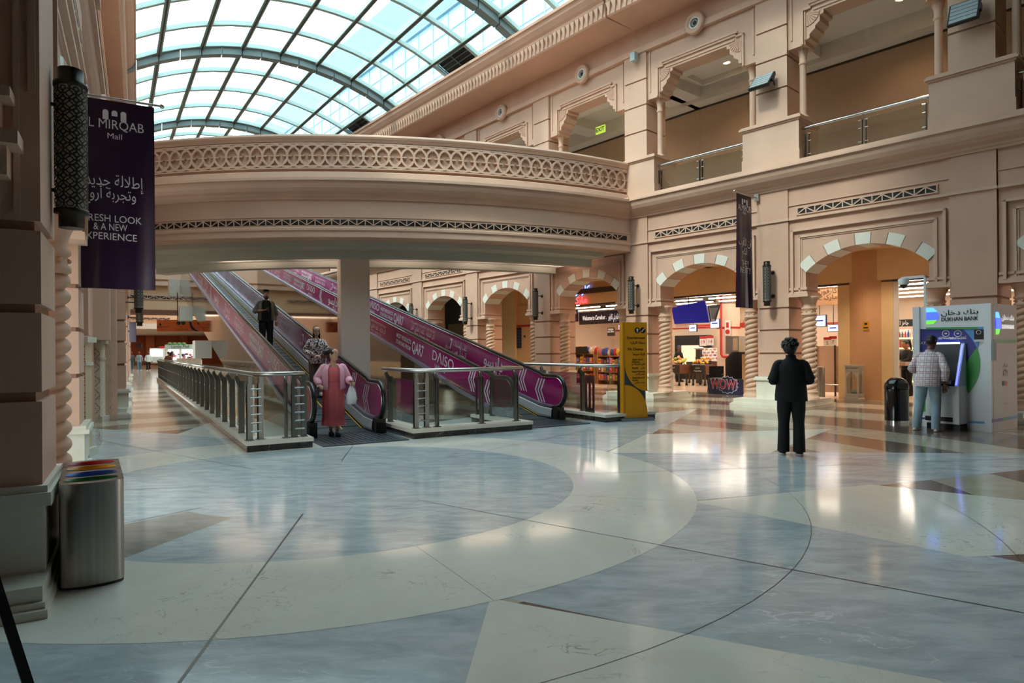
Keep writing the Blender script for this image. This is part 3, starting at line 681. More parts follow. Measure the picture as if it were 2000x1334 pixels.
def ladder(parent, x, y, ang=0., z0=.16, zt=1.13, gap=.17):
    T = Matrix.Translation((x, y, 0)) @ Matrix.Rotation(ang, 4, 'Z'); b = MB()
    for s in (-1, 1):
        c = s*gap/2
        b.box(c-.05, c+.05, -.06, .06, z0, z0+.012, RST, T)
        for q in (-.02, .02): b.box(c-.042, c+.042, q-.007, q+.007, z0, zt-.1, RST, T)
        b.prism([(c-.03, zt-.12), (c+.03, zt-.12), (c+.03+s*.0, zt), (c-.03, zt)], 'y', -.03, .03, RST, T)
    for i in range(6): z = z0+.13+i*.13; b.tube([(-gap/2, -.025, z), (gap/2, -.025, z)], .013, CHROME, 6, T=T)
    return b.build('ladder_post', parent)
def slotted(parent, x, y, ang, z0=.16):
    T = Matrix.Translation((x, y, 0)) @ Matrix.Rotation(ang, 4, 'Z'); b = MB()
    b.box(-.16, .16, -.006, .006, z0, z0+.1, RST, T); b.box(-.16, .16, -.006, .006, z0+.72, z0+.8, RST, T)
    for c in (-.13, 0, .13): b.box(c-.035, c+.035, -.006, .006, z0+.1, z0+.72, RST, T)
    return b.build('slotted_panel', parent)
def kerb(parent, rects):
    b = MB()
    for x0, x1, y0, y1 in rects:
        b.box(x0+.015, x1-.015, y0+.015, y1-.015, 0, .1, M_DARK); b.box(x0, x1, y0, y1, .1, .16, CAP)
    return b.build('kerb', parent)
def rail(parent, pts, r=.036):
    b = MB(); b.tube(pts, r, STEEL, 12); return b.build('handrail', parent)
def pane(parent, x0, y0, x1, y1, z0=.2, z1=1.0):
    b = MB(); n = Vector((y0-y1, x1-x0, 0)).normalized()*.005
    P = [Vector((x0, y0, z0)), Vector((x1, y1, z0)), Vector((x1, y1, z1)), Vector((x0, y0, z1))]
    b.add([p+n for p in P]+[p-n for p in P], [(0, 1, 2, 3), (7, 6, 5, 4), (0, 4, 5, 1), (2, 6, 7, 3), (1, 5, 6, 2), (3, 7, 4, 0)], GLASS); return b.build('glass_panel', parent)
r1 = thing('glass_railing', 'long steel and glass railing running back along the left passage', 'railing'); r1.matrix_world = FE
kerb(r1, [(0, .34, 0, 31), (.34, 1.0, 0, .42)])
rail(r1, [(.16, 31, 1.165), (.16, .2, 1.165), (.9, .2, 1.165), (.9, .55, 1.165)])
for i in range(29): post('post', r1, .12, 1.26+i*1.05, PI/2)
for i in range(29): pane(r1, .19, 1.31+i*1.05, .19, 2.26+i*1.05)
pane(r1, .19, .4, .19, 1.2); pane(r1, .3, .23, .84, .23)
ladder(r1, .16, .2, .35, gap=.18); ladder(r1, .82, .2, .1, gap=.15); post('post', r1, .62, .2, 0, wide=.04)
r2 = thing('glass_railing', 'short glass railing on a dark stone kerb standing between the two moving walkways', 'railing'); r2.matrix_world = FE
kerb(r2, [(2.66, 5.1, -.02, .42), (2.66, 3.0, .42, 2.4), (4.75, 5.08, .42, 1.9)])
rail(r2, [(2.82, 1.9, 1.165), (2.82, .16, 1.165), (4.98, .16, 1.165), (4.98, .9, 1.165)])
ladder(r2, 2.9, .18, .2, gap=.22); post('post', r2, 4.1, .18, 0); post('post', r2, 3.2, .18, 0, wide=.05); post('post', r2, 4.85, .18, 0); post('post', r2, 2.82, 1.5, PI/2); post('post', r2, 4.95, 1.3, PI/2)
pane(r2, 3.0, .22, 4.05, .22); pane(r2, 4.15, .22, 4.9, .22); pane(r2, 2.86, .35, 2.86, 1.45); pane(r2, 4.92, .4, 4.92, 1.25)
slotted(r2, 2.82, 1.95, .6); slotted(r2, 4.9, 1.75, .5)
r3 = thing('glass_railing', 'glass railing with a ladder post behind the yellow directory sign', 'railing'); r3.matrix_world = FE
kerb(r3, [(6.95, 8.35, .1, .5), (6.95, 7.28, .5, 14)])
rail(r3, [(7.1, 14, 1.165), (7.1, .3, 1.165), (8.2, .3, 1.165), (8.25, .45, 1.165)])
ladder(r3, 7.62, .3, 0, gap=.24); post('post', r3, 7.12, 1.1, PI/2); post('post', r3, 8.15, .3, 0)
for i in range(6): post('post', r3, 7.1, 2.6+i*1.9, PI/2)
for i in range(6): pane(r3, 7.16, 2.7+i*1.9, 7.16, 4.4+i*1.9)
pane(r3, 7.16, 1.2, 7.16, 2.5); pane(r3, 7.75, .34, 8.1, .34); pane(r3, 7.2, .34, 7.5, .34); slotted(r3, 7.05, .75, PI/2)
# ================================================================ fittings of the arcades
def lp(F, px, py, Y):                          # pixel -> local point on the plane y=Y of a frame
    Fi = F.inverted(); o = Fi @ Vector((0, 0, CH)); d = Fi.to_3x3() @ ray(px, py); return o+d*((Y-o.y)/d.y)
def put(o, F, x, y, z, rz=0.): o.matrix_world = F @ Matrix.Translation((x, y, z)) @ Matrix.Rotation(rz, 4, 'Z'); return o

# ---- twisted columns
TSTONE = mat('column_stone', 'd0ab91', .7, var=.06, scale=2)
def twisted(name, label, pitch=.26, strands=2, h0=.42, h1=2.33):
    t = thing(name, label, 'column', group=None)
    b = MB(); b.lathe([(.235, .22), (.235, .27), (.215, .29), (.19, .34), (.185, .38), (.2, .4), (.2, .43), (.16, .45)], TSTONE, n=24); b.build('column_base', t)
    b = MB(); R = []; N = 28; M = 150
    for j in range(M+1):
        z = h0+.02+(h1-h0-.04)*j/M; ring = []
        for i in range(N):
            th = 2*PI*i/N; ph = (th*strands-2*PI*strands*z/pitch)/2
            r = .122+.058*abs(math.sin(ph))**.6; ring.append((r*math.cos(th), r*math.sin(th), z))
        R.append(ring)
    b.loft(R, TSTONE); b.build('twisted_shaft', t)
    b = MB(); b.lathe([(.15, 2.31), (.185, 2.33), (.185, 2.37), (.16, 2.39), (.16, 2.46), (.185, 2.48), (.185, 2.51), (.16, 2.53), (.165, 2.6), (.19, 2.68), (.23, 2.74), (.24, 2.79), (.2, 2.8)], TSTONE, n=24)
    for k in range(8): a = PI/4*k; b.ell((.165*math.cos(a), .165*math.sin(a), 2.425), (.022, .022, .022), TSTONE, 8, 5)
    b.build('capital', t); return t
tc0 = twisted('twisted_column', 'twisted stone column left of the arch with the big blue screen')
put(tc0, FN, NBAY[1]-1.38, .35, 0)
spots = [(FN, NBAY[1]+1.38, 'twisted stone column between the wooden booth and the middle pier'),
         (FN, NBAY[0]-1.38, 'twisted stone column right behind the woman in black'),
         (FN, NBAY[0]+1.38, 'twisted stone column hidden behind the bank machine'),
         (FN, 5.32-1.38, 'twisted stone column at the right edge of the picture beside the bank machine'),
         (FF, FB[0]-1.38, 'twisted stone column left of the arch with the welcome sign'), (FF, FB[0]+1.38, 'twisted stone column just left of the yellow directory sign'),
         (FF, FB[1]-1.38, 'twisted stone column left of the door with the red strip'), (FF, FB[1]+1.38, 'twisted stone column right of the door with the red strip'),
         (FF, FB[2]-1.38, 'twisted stone column left of the dark arch over the magenta panel'), (FF, FB[2]+1.38, 'twisted stone column right of the dark arch over the magenta panel')]
for F, x, lab in spots: put(dup(tc0, label=lab), F, x, .35, 0)
t = twisted('twisted_column', 'fat rope twisted stone column beside the nearest pier on the left', .139, 1)
t.matrix_world = FL @ Matrix.Translation((1.3, .12, -.02)) @ Matrix.Diagonal((1, 1, .93, 1))

# ---- slim columns of the upper floor
def slim(label):
    t = thing('slim_column', label, 'column')
    one('shaft', t, 'lathe', [(.1, 7.33), (.082, 7.4), (.078, 8.6)], STONE2, n=16)
    one('column_base', t, 'lathe', [(.13, 7.28), (.13, 7.31), (.1, 7.34)], STONE2, n=16)
    one('capital', t, 'lathe', [(.078, 8.6), (.1, 8.62), (.1, 8.66), (.082, 8.68), (.085, 8.8), (.12, 8.95), (.13, 9.0)], STONE2, n=16); return t
s0 = slim('slim upper column by the pillar over the bridge end'); put(s0, FN, NBAY[1]-1.47, .32, 0)
for F, x, lab in ((FN, NBAY[1]+1.47, 'slim upper column mostly hidden behind the middle upper pillar'), (FN, NBAY[0]-1.47, 'slim upper column right of the middle upper pillar'), (FN, NBAY[0]+1.47, 'slim upper column left of the pillar with the higher floodlight'),
                  (FN, 5.32-1.47, 'slim upper column at the right edge above the bank machine'), (FF, FB[0]-1.47, 'slim upper column just above the bridge parapet near the exit sign'), (FF, FB[1]-1.47, 'slim upper column low behind the bridge parapet')):
    put(dup(s0, label=lab), F, x, .32, 0)

# ---- wall lanterns with pierced shades
BRZ = mat('dark_bronze', '3b352c', .42, .8); LAT = mat('lattice_bronze', '35332f', .5, .6); MILK = mat('milk_glass', 'b9bcb5', .6)
def lantern(label):
    t = thing('wall_lantern', label, 'lamp')
    one('inner_tube', t, 'lathe', [(.088, -.44), (.088, .44)], MILK, n=24)
    b = MB(); R = .097
    def cp(s, z, r): a = s/R; return (r*math.cos(a), r*math.sin(a), z)
    def ringp(s0, z0, rr, w, n=12):
        vs = []; fs = []
        for i in range(n):
            a = 2*PI*i/n
            for q in (rr-w/2, rr+w/2): vs.append(cp(s0+q*math.cos(a), z0+q*math.sin(a), R+.004))
        k = 2*n
        fs = [(2*i, 2*i+1, (2*i+3) % k, (2*i+2) % k) for i in range(n)]
        b.add(vs, fs, LAT)
    P = 2*PI*R/8
    for i in range(8):
        for j in range(11):
            z = -.40+j*P+.0; 
            if z > .42: continue
            ringp(i*P, z, P*.5, .0075); ringp((i+.5)*P, min(z+P/2, .42), P*.5, .0075); ringp(i*P, z, P*.27, .007, 8); ringp((i+.5)*P, min(z+P/2, .42), P*.2, .009, 8)
    b.build('pierced_shade', t)
    for s in (-1, 1):
        b = MB(); b.lathe([(.09, s*.45-.02), (.105, s*.45-.02), (.105, s*.45+.01), (.078, s*.45+.012), (.078, s*.45+.11)] if s > 0 else [(.078, -.56), (.078, -.462), (.105, -.46), (.105, -.43), (.09, -.43)], BRZ, n=24); b.build('end_cap', t)
    for z in (-.3, .3):
        b = MB(); b.tube([(0, .09, z), (0, .3, z)], .014, BRZ, 8); b.lathe([(.055, 0), (.05, .02), (.02, .03)], BRZ, n=14, T=Matrix.Translation((0, .31, z)) @ Matrix.Rotation(PI/2, 4, 'X')); b.build('bracket_arm', t)
    return t
ln0 = lantern('large pierced metal wall lantern on the nearest left pier'); put(ln0, FL, .62, -.115, 2.95)
for F, x, y, z, lab in ((FN, -1.12, -.31, 3.14, 'pierced wall lantern on the middle pier behind the dark banner'), (FF, .05, -.31, 3.14, 'pierced wall lantern on the pier right above the yellow sign'),
                        (FF, -4.35, -.31, 3.14, 'pierced wall lantern between the welcome sign arch and the red strip door'), (FF, -8.7, -.31, 3.14, 'pierced wall lantern right of the dark arch'), (FF, -13.05, -.31, 3.14, 'pierced wall lantern peeping over the magenta walkway panel'),
                        (FL, 13.4, -.55, 3.05, 'pierced wall lantern hanging in the left passage below the banner'), (FL, 17.85, -.58, 2.9, 'smaller pierced wall lantern farther along the left passage')):
    put(dup(ln0, label=lab), F, x, y, z)

# ---- round air nozzles
def nozzle(label):
    t = thing('air_nozzle', label, 'vent')
    T = Matrix.Rotation(PI/2, 4, 'X')
    one('stone_ring', t, 'lathe', [(.17, -.02), (.17, .06), (.2, .1), (.26, .11), (.3, .08), (.3, -.02)], STONE2, n=28, T=T, caps=False)
    one('nozzle_rim', t, 'lathe', [(.18, .02), (.18, .075), (.13, .09), (.125, .06), (.125, .02)], mat('white_paint', 'dcdcd6', .5), n=28, T=T, caps=False)
    b = MB(); b.lathe([(.09, -.03), (.1, .05), (.085, .075), (.06, .05), (.055, -.02)], mat('grey_paint', '9a9c98', .5), n=24, T=T, caps=False); b.lathe([(.12, .005), (.12, .01)], BLACK, n=24, T=T); b.build('nozzle_throat', t); return t
n0 = nozzle('round air nozzle in a stone ring over the middle upper opening'); put(n0, FN, NBAY[1], -.06, 10.6)
for F, x, lab in ((FN, NBAY[0], 'round air nozzle above the upper opening with the ceiling lamp'), (FF, FB[0], 'round air nozzle second from the right along the upper wall'), (FF, FB[1], 'round air nozzle third from the right along the upper wall'), (FF, FB[2], 'round air nozzle lowest in the picture, just over the bridge parapet')):
    put(dup(n0, label=lab), F, x, -.06, 10.6)

# ---- floodlights
LED = mat('led_glass', '9fb0b4', .25)
def flood(label, F, x, z, tilt):
    t = thing('floodlight', label, 'lamp'); t.matrix_world = F @ Matrix.Translation((x, -.32, z)) @ Matrix.Rotation(tilt, 4, 'X')
    b = MB(); b.box(-.27, .27, 0, .05, -.27, .27, BLACK); b.box(-.27, .27, .05, .09, -.25, .25, DSTEEL)
    b.build('housing', t)
    for i in range(5): one('led_bar', t, 'box', -.24, .24, -.012, 0, -.245+i*.1, -.245+i*.1+.085, LED)
    b = MB(); b.box(.27, .3, 0, .08, -.08, .08, BLACK); b.tube([(.28, .06, 0), (.2, .28, .12)], .018, BLACK, 8); b.build('mount', t)
flood('black floodlight with five strips on the middle upper pillar', FN, -1.22, 8.3, rad(-42)); flood('higher black floodlight with five strips on the right upper pillar', FN, 3.1, 8.35, rad(-25))
b = MB(); b.box(-.09, .09, -.16, 0, -.14, .1, mat('pale_blue_plastic', 'a9c0c2', .5)); o = b.build('sensor_box'); tag(o, 'small pale blue sensor box on top of the pillar over the bridge end', 'sensor'); put(o, FF, .1, -.08, 10.35)

# ---- upper railings
def uprail(F, xa, xb, label):
    t = thing('glass_railing', label, 'railing'); t.matrix_world = F; Y = .12
    one('handrail', t, 'tube', [(xa, Y-.02, 6.95), (xb, Y-.02, 6.95)], .04, CHROME, 10)
    m = (xa+xb)/2
    for x in (xa+.09, m, xb-.09):
        b = MB()
        for q in (-.04, .04): b.box(x+q-.012, x+q+.012, Y, Y+.06, 6.13, 6.82, DSTEEL)
        b.tube([(x, Y+.03, 6.8), (x, Y-.01, 6.93)], .014, CHROME, 6)
        for z in (6.3, 6.62, 6.8): b.tube([(x+.04, Y-.0, z), (x+.11, Y-.0, z)], .014, CHROME, 6); b.tube([(x-.04, Y-.0, z), (x-.11, Y-.0, z)], .014, CHROME, 6)
        b.build('post', t)
    for a, c in ((xa+.15, m-.08), (m+.08, xb-.15)): one('glass_panel', t, 'box', a, c, Y+.02, Y+.032, 6.16, 6.84, GLASS)
uprail(FN, NBAY[1]-1.45, NBAY[1]+1.45, 'upper floor glass railing above the arch with the blue screen'); uprail(FN, NBAY[0]-1.4, NBAY[0]+1.4, 'upper floor glass railing above the arch behind the bank machine'); uprail(FN, 3.9, 6.6, 'upper floor glass railing at the far right edge')
uprail(FF, FB[0]-1.45, FB[0]+1.45, 'upper floor glass railing behind the bridge end')

# ---- upper ceiling lamps, camera, exit sign
WARM = mat('warm_lamp', 'fff0d0', .5, emit='ffd9a0', es=18); 
def downlight(F, x, y, z, label, r=.09, power=25, cat='lamp', col=(1, .62, .32)):
    t = thing('downlight', label, cat); put(t, F, x, y, z)
    one('trim_ring', t, 'lathe', [(r+.03, -.012), (r+.03, 0), (r, 0), (r, -.012)], mat('white_paint', 'dcdcd6', .5), n=20, caps=False)
    one('lamp_disc', t, 'lathe', [(r, -.006), (r, -.003)], WARM, n=20)
    if power:
        d = bpy.data.lights.new('downlight_beam', 'SPOT'); d.energy = power; d.spot_size = rad(125); d.spot_blend = .6; d.color = col; d.shadow_soft_size = r
        o = bpy.data.objects.new('downlight_beam', d); COL.objects.link(o); o.parent = t; o.location = (0, 0, -.03)
for px, py, F, lab in ((1759, 19, FN, 'bright round ceiling lamp on the upper floor at the top right'), (1419, 133, FN, 'small round ceiling lamp in the coffer of the middle upper opening')):
    p = lp(F, px, py, 1.6); 
    downlight(F, lp(F, px, py, 1.8).x, 1.8, 10.095, lab, power=60)
p = lp(FF, 1215, 207, 1.7); downlight(FF, p.x, 1.7, 10.095, 'glowing ceiling lamp in the upper opening nearest the bridge', power=50)
tb = MB()
for (x0, x1) in ((-4.6, -2.9),): 
    tb.box(x0, x1, 1.2, 1.26, 9.93, 10.1, PLASTER); tb.box(x0, x1, 2.4, 2.46, 9.93, 10.1, PLASTER); tb.box(x0, x0+.06, 1.2, 2.46, 9.93, 10.1, PLASTER); tb.box(x1-.06, x1, 1.2, 2.46, 9.93, 10.1, PLASTER)
o = struct(tb.build('trim_5')); o.matrix_world = FN
t = thing('dome_camera', 'white dome security camera under the upper ceiling on the right', 'camera'); p = lp(FN, 1698, 92, 2.9); put(t, FN, p.x, 2.9, 9.95)
one('camera_base', t, 'lathe', [(.14, -.16), (.14, -.02), (.12, .16)], mat('white_paint', 'dcdcd6', .5), n=18); one('dome', t, 'ell', (0, 0, -.17), (.1, .1, .09), mat('smoked_dome', '16181a', .1))
t = thing('exit_sign', 'green lit exit sign hanging in the upper opening near the bridge', 'sign'); p = lp(FF, 1172, 253, 1.8); put(t, FF, p.x, 1.8, p.z)
one('sign_body', t, 'box', -.22, .22, 0, .05, -.13, .13, mat('exit_green', '9fb04a', .5, emit='a8c850', es=.9)); b = MB(); text(b, 'EXIT', XZ(0, -.006, 0), .2, mat('exit_ink', '3c5a20', .6), bold=.006); b.build('lettering', t)
b = MB(); b.box(-.15, .9, 0, .4, -.35, .0, BLACK); 

# ---- arcade downlights (warm)
for F, x, lab in ((FN, NBAY[1], 'recessed warm ceiling light inside the arch with the blue screen'), (FN, NBAY[0]-.6, 'recessed warm ceiling light inside the big right arch'), (FF, FB[0], 'recessed warm ceiling light inside the welcome sign arch'), (FF, FB[1], 'recessed warm ceiling light inside the arch with the red strip door')):
    downlight(F, x, 2.4, 4.295, lab, power=220, col=(1, .78, .55))
# ================================================================ supermarket and shops behind the arcade
CREAMW = mat('shop_wall', 'd9c3aa', .7); DARKC = mat('shop_ceiling', '3d3833', .8); TUBE = mat('tube_light', 'fff6e8', .4, emit='fff1dc', es=9); REDP = mat('red_paint', 'b8241c', .5); NAVY = mat('navy_sign', '14163a', .4); WHITEP = mat('white_paint', 'dcdcd6', .5)
INK = mat('dark_ink', '1e1a18', .6); LETW = mat('white_letters', 'f2f0ea', .5, emit='ffffff', es=.5); WOODP = mat('pale_wood', 'b98f62', .5, var=.08, scale=3, aniso=(1, 1, .2)); BROWNW = mat('brown_wood', '6b4029', .5, var=.1); SHOPF = mat('shop_floor', 'c9a98c', .25, var=.04)
mb = MB(); mb.box(-17, 8, 13, 13.2, 0, 4.4, CREAMW); mb.box(-17, 8, 12.97, 13.1, 2.55, 2.62, REDP); mb.box(-17.2, -17, 4.4, 13, 0, 4.4, CREAMW); mb.box(8, 8.2, 4.2, 13, 0, 4.4, CREAMW); struct(mb.build('wall_shop')).matrix_world = FN
mb = MB(); mb.box(-17, 8, 4.2, 13, 3.85, 4.05, DARKC); struct(mb.build('ceiling_shop')).matrix_world = FN
mb = MB(); mb.box(-17, 8, 4.0, 13, 0, .004, SHOPF); struct(mb.build('floor_shop')).matrix_world = FN
mb = MB(); mb.box(-5.65, 9, 4.05, 4.25, 3.42, 4.32, YELP); mb.box(-5.65, 9, 4.1, 4.2, 3.36, 3.42, DSTEEL); struct(mb.build('wall_shopfront_near')).matrix_world = FN
mb = MB(); mb.box(-6.6, .05, 4.05, 4.25, 3.42, 4.32, YELP); mb.box(-6.6, .05, 4.1, 4.2, 3.36, 3.42, DSTEEL); struct(mb.build('wall_shopfront_far')).matrix_world = FF
# column between the two shop openings of the right arch
xa, xb, xc, xd = [lp(FN, px, 700, 4.1).x for px in (1637, 1660, 1722, 1745)]
mb = MB(); mb.box(xa, xd, 4.1, 4.26, 0, 4.32, YELP); mb.prism([(xb+(xc-xb)*i/10, 4.1-.16*math.sin(PI*i/10)) for i in range(11)][::-1], 'z', 0, 4.32, ORGP); mb.box(xd, xd+.12, 4.12, 4.2, 0, 3.42, PLASTER); s = struct(mb.build('wall_shop_pillar')); s.matrix_world = FN
# the closed units farther along
mb = MB(); cx_ = lp(FF, 1108, 650, 3.2).x; mb.box(-11.9, cx_, 3.2, 3.4, 0, 4.4, YELP); mb.box(-11.9, -9.6, 3.0, 3.2, 0, 4.3, YELP); s = struct(mb.build('wall_closed_unit')); s.matrix_world = FF
mb = MB(); mb.box(-31, -11.9, 3.2, 3.4, 2.9, 4.4, mat('dark_fascia', '2a2522', .7)); mb.box(-31, -11.9, 3.2, 3.4, 0, 2.9, mat('dim_boards', '6d5a40', .7)); mb.box(-31, -11.9, 3.16, 3.2, 1.9, 1.98, BLACK)
for x in (-13.2, -15.5, -18.4): mb.box(x, x+.12, 3.15, 3.2, 0, 2.9, BLACK)
s = struct(mb.build('wall_dark_units')); s.matrix_world = FF
# ceiling tube lights
k = 0
def tube_light(F, x0, x1, y, z, grp):
    o = one('tube_light', None, 'box', x0, x1, y-.04, y+.04, z-.02, z+.02, TUBE); o.matrix_world = F
    return tag(o, 'white ceiling tube light in a row inside the supermarket', 'lamp', grp)
for i, y in enumerate((5.0, 6.4, 8.0, 9.8, 11.8)):
    for x0 in (-15, -12.4, -9.8, -7.3, -4.7, -2.1, .5, 3.1):
        tube_light(FN, x0+(i % 2)*.5, x0+2.2+(i % 2)*.5, y, 3.45, 'tube lights of the supermarket')
def arealight(F, x, y, z, sx, sy, e, col, name='shop_light'):
    d = bpy.data.lights.new(name, 'AREA'); d.shape = 'RECTANGLE'; d.size = sx; d.size_y = sy; d.energy = e; d.color = col
    o = bpy.data.objects.new(name, d); COL.objects.link(o); o.matrix_world = F @ Matrix.Translation((x, y, z)); return o
arealight(FN, 0, 8.2, 3.4, 10, 7, 300, (1, .84, .72)); arealight(FN, -10, 8.2, 3.4, 10, 7, 300, (1, .84, .72))


def sgn(F, px0, py0, px1, py1, Y, name, label, m, cat='sign', th=.05, group=None):
    a = lp(F, px0, py0, Y); c = lp(F, px1, py1, Y); x0, x1 = sorted((a.x, c.x)); z0, z1 = sorted((a.z, c.z))
    t = thing(name, label, cat, group=group); put(t, F, (x0+x1)/2, Y, (z0+z1)/2); w, h = (x1-x0)/2, (z1-z0)/2
    one('sign_board', t, 'box', -w, w, 0, th, -h, h, m); return t, w, h
def letters(t, rows, m):                       # rows: (text, x, z, size[, width])
    b = MB()
    for r in rows: text(b, r[0], XZ(r[1], -.006, r[2]), r[3], m, wid=r[4] if len(r) > 4 else None, bold=.004)
    b.build('lettering', t)
# welcome sign and shop name in the arch past the bridge
t, w, h = sgn(FF, 1131, 611, 1218, 630, 4.6, 'welcome_sign', 'long navy welcome sign with white lettering hanging in the shop entrance', NAVY)
letters(t, [('Welcome to Carrefour .', -w*.28, 0, .26, w*1.1), ('مرحبا بكم في كارفور', w*.66, 0, .3, w*.62)], LETW)
b = MB()
for x in (-w*.8, w*.35): b.tube([(x, .02, h), (x, .02, h+.6)], .008, BLACK, 5)
b.build('hanging_wire', t)
t = thing('shop_name', 'lit blue and red shop name letters on the ochre band', 'sign'); p = lp(FF, 1138, 572, 3.95); put(t, FF, p.x, 3.95, p.z)
b = MB(); text(b, 'كارفور', XZ(-.1, 0, .12), .42, mat('blue_neon', '5a78ff', .4, emit='6a8cff', es=3), bold=.01); b.build('blue_letters', t); b = MB(); text(b, 'ماركت', XZ(-.3, 0, -.3), .4, mat('red_neon', 'ff4050', .4, emit='ff4858', es=2.2), bold=.01); b.build('red_letters', t)
t, w, h = sgn(FF, 1118, 605, 1128, 628, 4.5, 'notice_board', 'small dark notice board left of the welcome sign', NAVY); letters(t, [('open', 0, 0, .08)], INK)
# hoarding with red strip, notices
t = thing('closed_door', 'cream closed shop door with a red strip and two blue notices', 'door'); t.matrix_world = FF
a = lp(FF, 996, 600, 3.15); c = lp(FF, 1040, 690, 3.15)
b = MB(); b.box(a.x, c.x+.9, 3.12, 3.2, 0, a.z+.02, mat('cream_door', 'e0b27c', .5)); b.build('door_leaf', t)
one('red_strip', t, 'box', a.x+.02, c.x+.9, 3.1, 3.12, lp(FF, 1010, 639, 3.1).z, lp(FF, 1010, 635, 3.1).z, REDP)
one('frame_edge', t, 'box', a.x-.05, a.x, 3.08, 3.2, 0, a.z+.02, DSTEEL)
for px0, py0, px1, py1 in ((997, 640, 1007, 661), (1008, 640, 1018, 680)):
    q = lp(FF, px0, py0, 3.1); r = lp(FF, px1, py1, 3.1); b = MB(); b.box(q.x, r.x, 3.1, 3.115, r.z, q.z, NAVY)
    for i in range(6): z = q.z+(r.z-q.z)*(i+1)/7; b.box(q.x+.03, r.x-.05, 3.095, 3.1, z-.01, z+.01, mat('faint_print', '6c6aa0', .6))
    b.build('notice', t)
q = lp(FF, 1025, 657, 3.1); one('door_knob', t, 'ell', (q.x, 3.09, q.z), (.05, .04, .05), BLACK)

# produce shelves in the welcome arch
PC = [mat('pack_'+n, c, .45) for n, c in (('red', 'c22a2a'), ('yellow', 'e0b437'), ('green', '5c8f3c'), ('white', 'e6ddd0'), ('orange', 'd97a2b'), ('blue', '3f56a5'), ('brown', '7b4a2f'), ('pink', 'cf7f8f'))]
def shelf(F, x0, x1, y, levels, label, m=WOODP, dep=.45):
    t = thing('display_shelf', label, 'shelf'); t.matrix_world = F
    for x in (x0, x1-.04, (x0+x1)/2): one('upright', t, 'box', x, x+.04, y, y+dep, 0, levels[-1]+.3, m)
    for z in levels: one('shelf_board', t, 'box', x0, x1, y, y+dep, z-.03, z, m)
    one('back_board', t, 'box', x0, x1, y+dep, y+dep+.02, 0, levels[-1]+.3, m)
    return t
def packs(F, x0, x1, y, z, n, grp, lab, kinds='box', hmax=.26):
    for i in range(n):
        w = (x1-x0)/n; x = x0+w*(i+.5); h = hmax*(.6+.4*random.random()); m = random.choice(PC)
        b = MB()
        if kinds == 'box': b.box(-w*.42, w*.42, 0, .2, 0, h, m); b.box(-w*.3, w*.3, -.004, 0, h*.3, h*.7, random.choice(PC))
        elif kinds == 'bag':
            b.loft([[(-w*.38, -.02, 0), (w*.38, -.02, 0), (w*.38, .1, 0), (-w*.38, .1, 0)], [(-w*.48, -.07, h*.45), (w*.48, -.07, h*.45), (w*.48, .14, h*.45), (-w*.48, .14, h*.45)], [(-w*.4, .0, h), (w*.4, .0, h), (w*.4, .06, h), (-w*.4, .06, h)]], m, smooth=True)
        else: b.lathe([(w*.3, 0), (w*.36, .02), (w*.36, h*.6), (w*.15, h*.8), (w*.15, h)], m, n=10)
        o = b.build({'box': 'grocery_box', 'bag': 'snack_bag', 'jar': 'drink_bottle'}[kinds]); o.matrix_world = F @ Matrix.Translation((x, y, z)) @ Matrix.Rotation(random.uniform(-.12, .12), 4, 'Z')
        tag(o, lab, {'box': 'box', 'bag': 'bag', 'jar': 'bottle'}[kinds], grp)
xa = lp(FF, 1118, 690, 5.6).x; xb = lp(FF, 1160, 690, 5.6).x; xc = lp(FF, 1166, 690, 5.6).x; xd = lp(FF, 1216, 690, 5.6).x
shelf(FF, xa, xb, 5.6, (.25, .6, .95, 1.35), 'left wooden display shelf with a black price board under the welcome sign'); shelf(FF, xc, xd, 5.6, (.2, .55, .9, 1.25), 'right wooden display shelf stacked with packets under the welcome sign')
for z in (.25, .6, .95): packs(FF, xa+.08, xb-.08, 5.58, z, 6, 'packets on the left wooden shelf', 'packet standing on the left wooden display shelf')
for z in (.2, .55, .9): packs(FF, xc+.08, xd-.08, 5.58, z, 8, 'packets on the right wooden shelf', 'packet standing on the right wooden display shelf')
packs(FF, xa+.35, xc, 5.66, 1.35, 7, 'snack bags on top of the shelves', 'bright snack bag piled on top of the display shelves', 'bag', .34); packs(FF, xc+.1, xd-.05, 5.66, 1.25, 8, 'snack bags on top of the shelves', 'bright snack bag piled on top of the display shelves', 'bag', .36)
b = MB(); q = lp(FF, 1120, 680, 5.5); r = lp(FF, 1146, 688, 5.5); b.box(q.x, r.x, 5.5, 5.53, r.z-.08, q.z+.06, BLACK); o = b.build('price_board'); o.matrix_world = FF; tag(o, 'black price board across the left wooden display shelf', 'sign')
t, w, h = sgn(FF, 1186, 640, 1200, 656, 6.2, 'menu_board', 'dark grey menu board hanging over the packed shelves', DSTEEL)
letters(t, [('FRESH', 0, h*.5, .12), ('daily offers', 0, 0, .09)], WHITEP)
o = one('red_band', None, 'box', -4.5, -.2, 9.3, 9.4, 2.5, 2.6, REDP); o.matrix_world = FF; struct(o); o.name = 'trim_6'

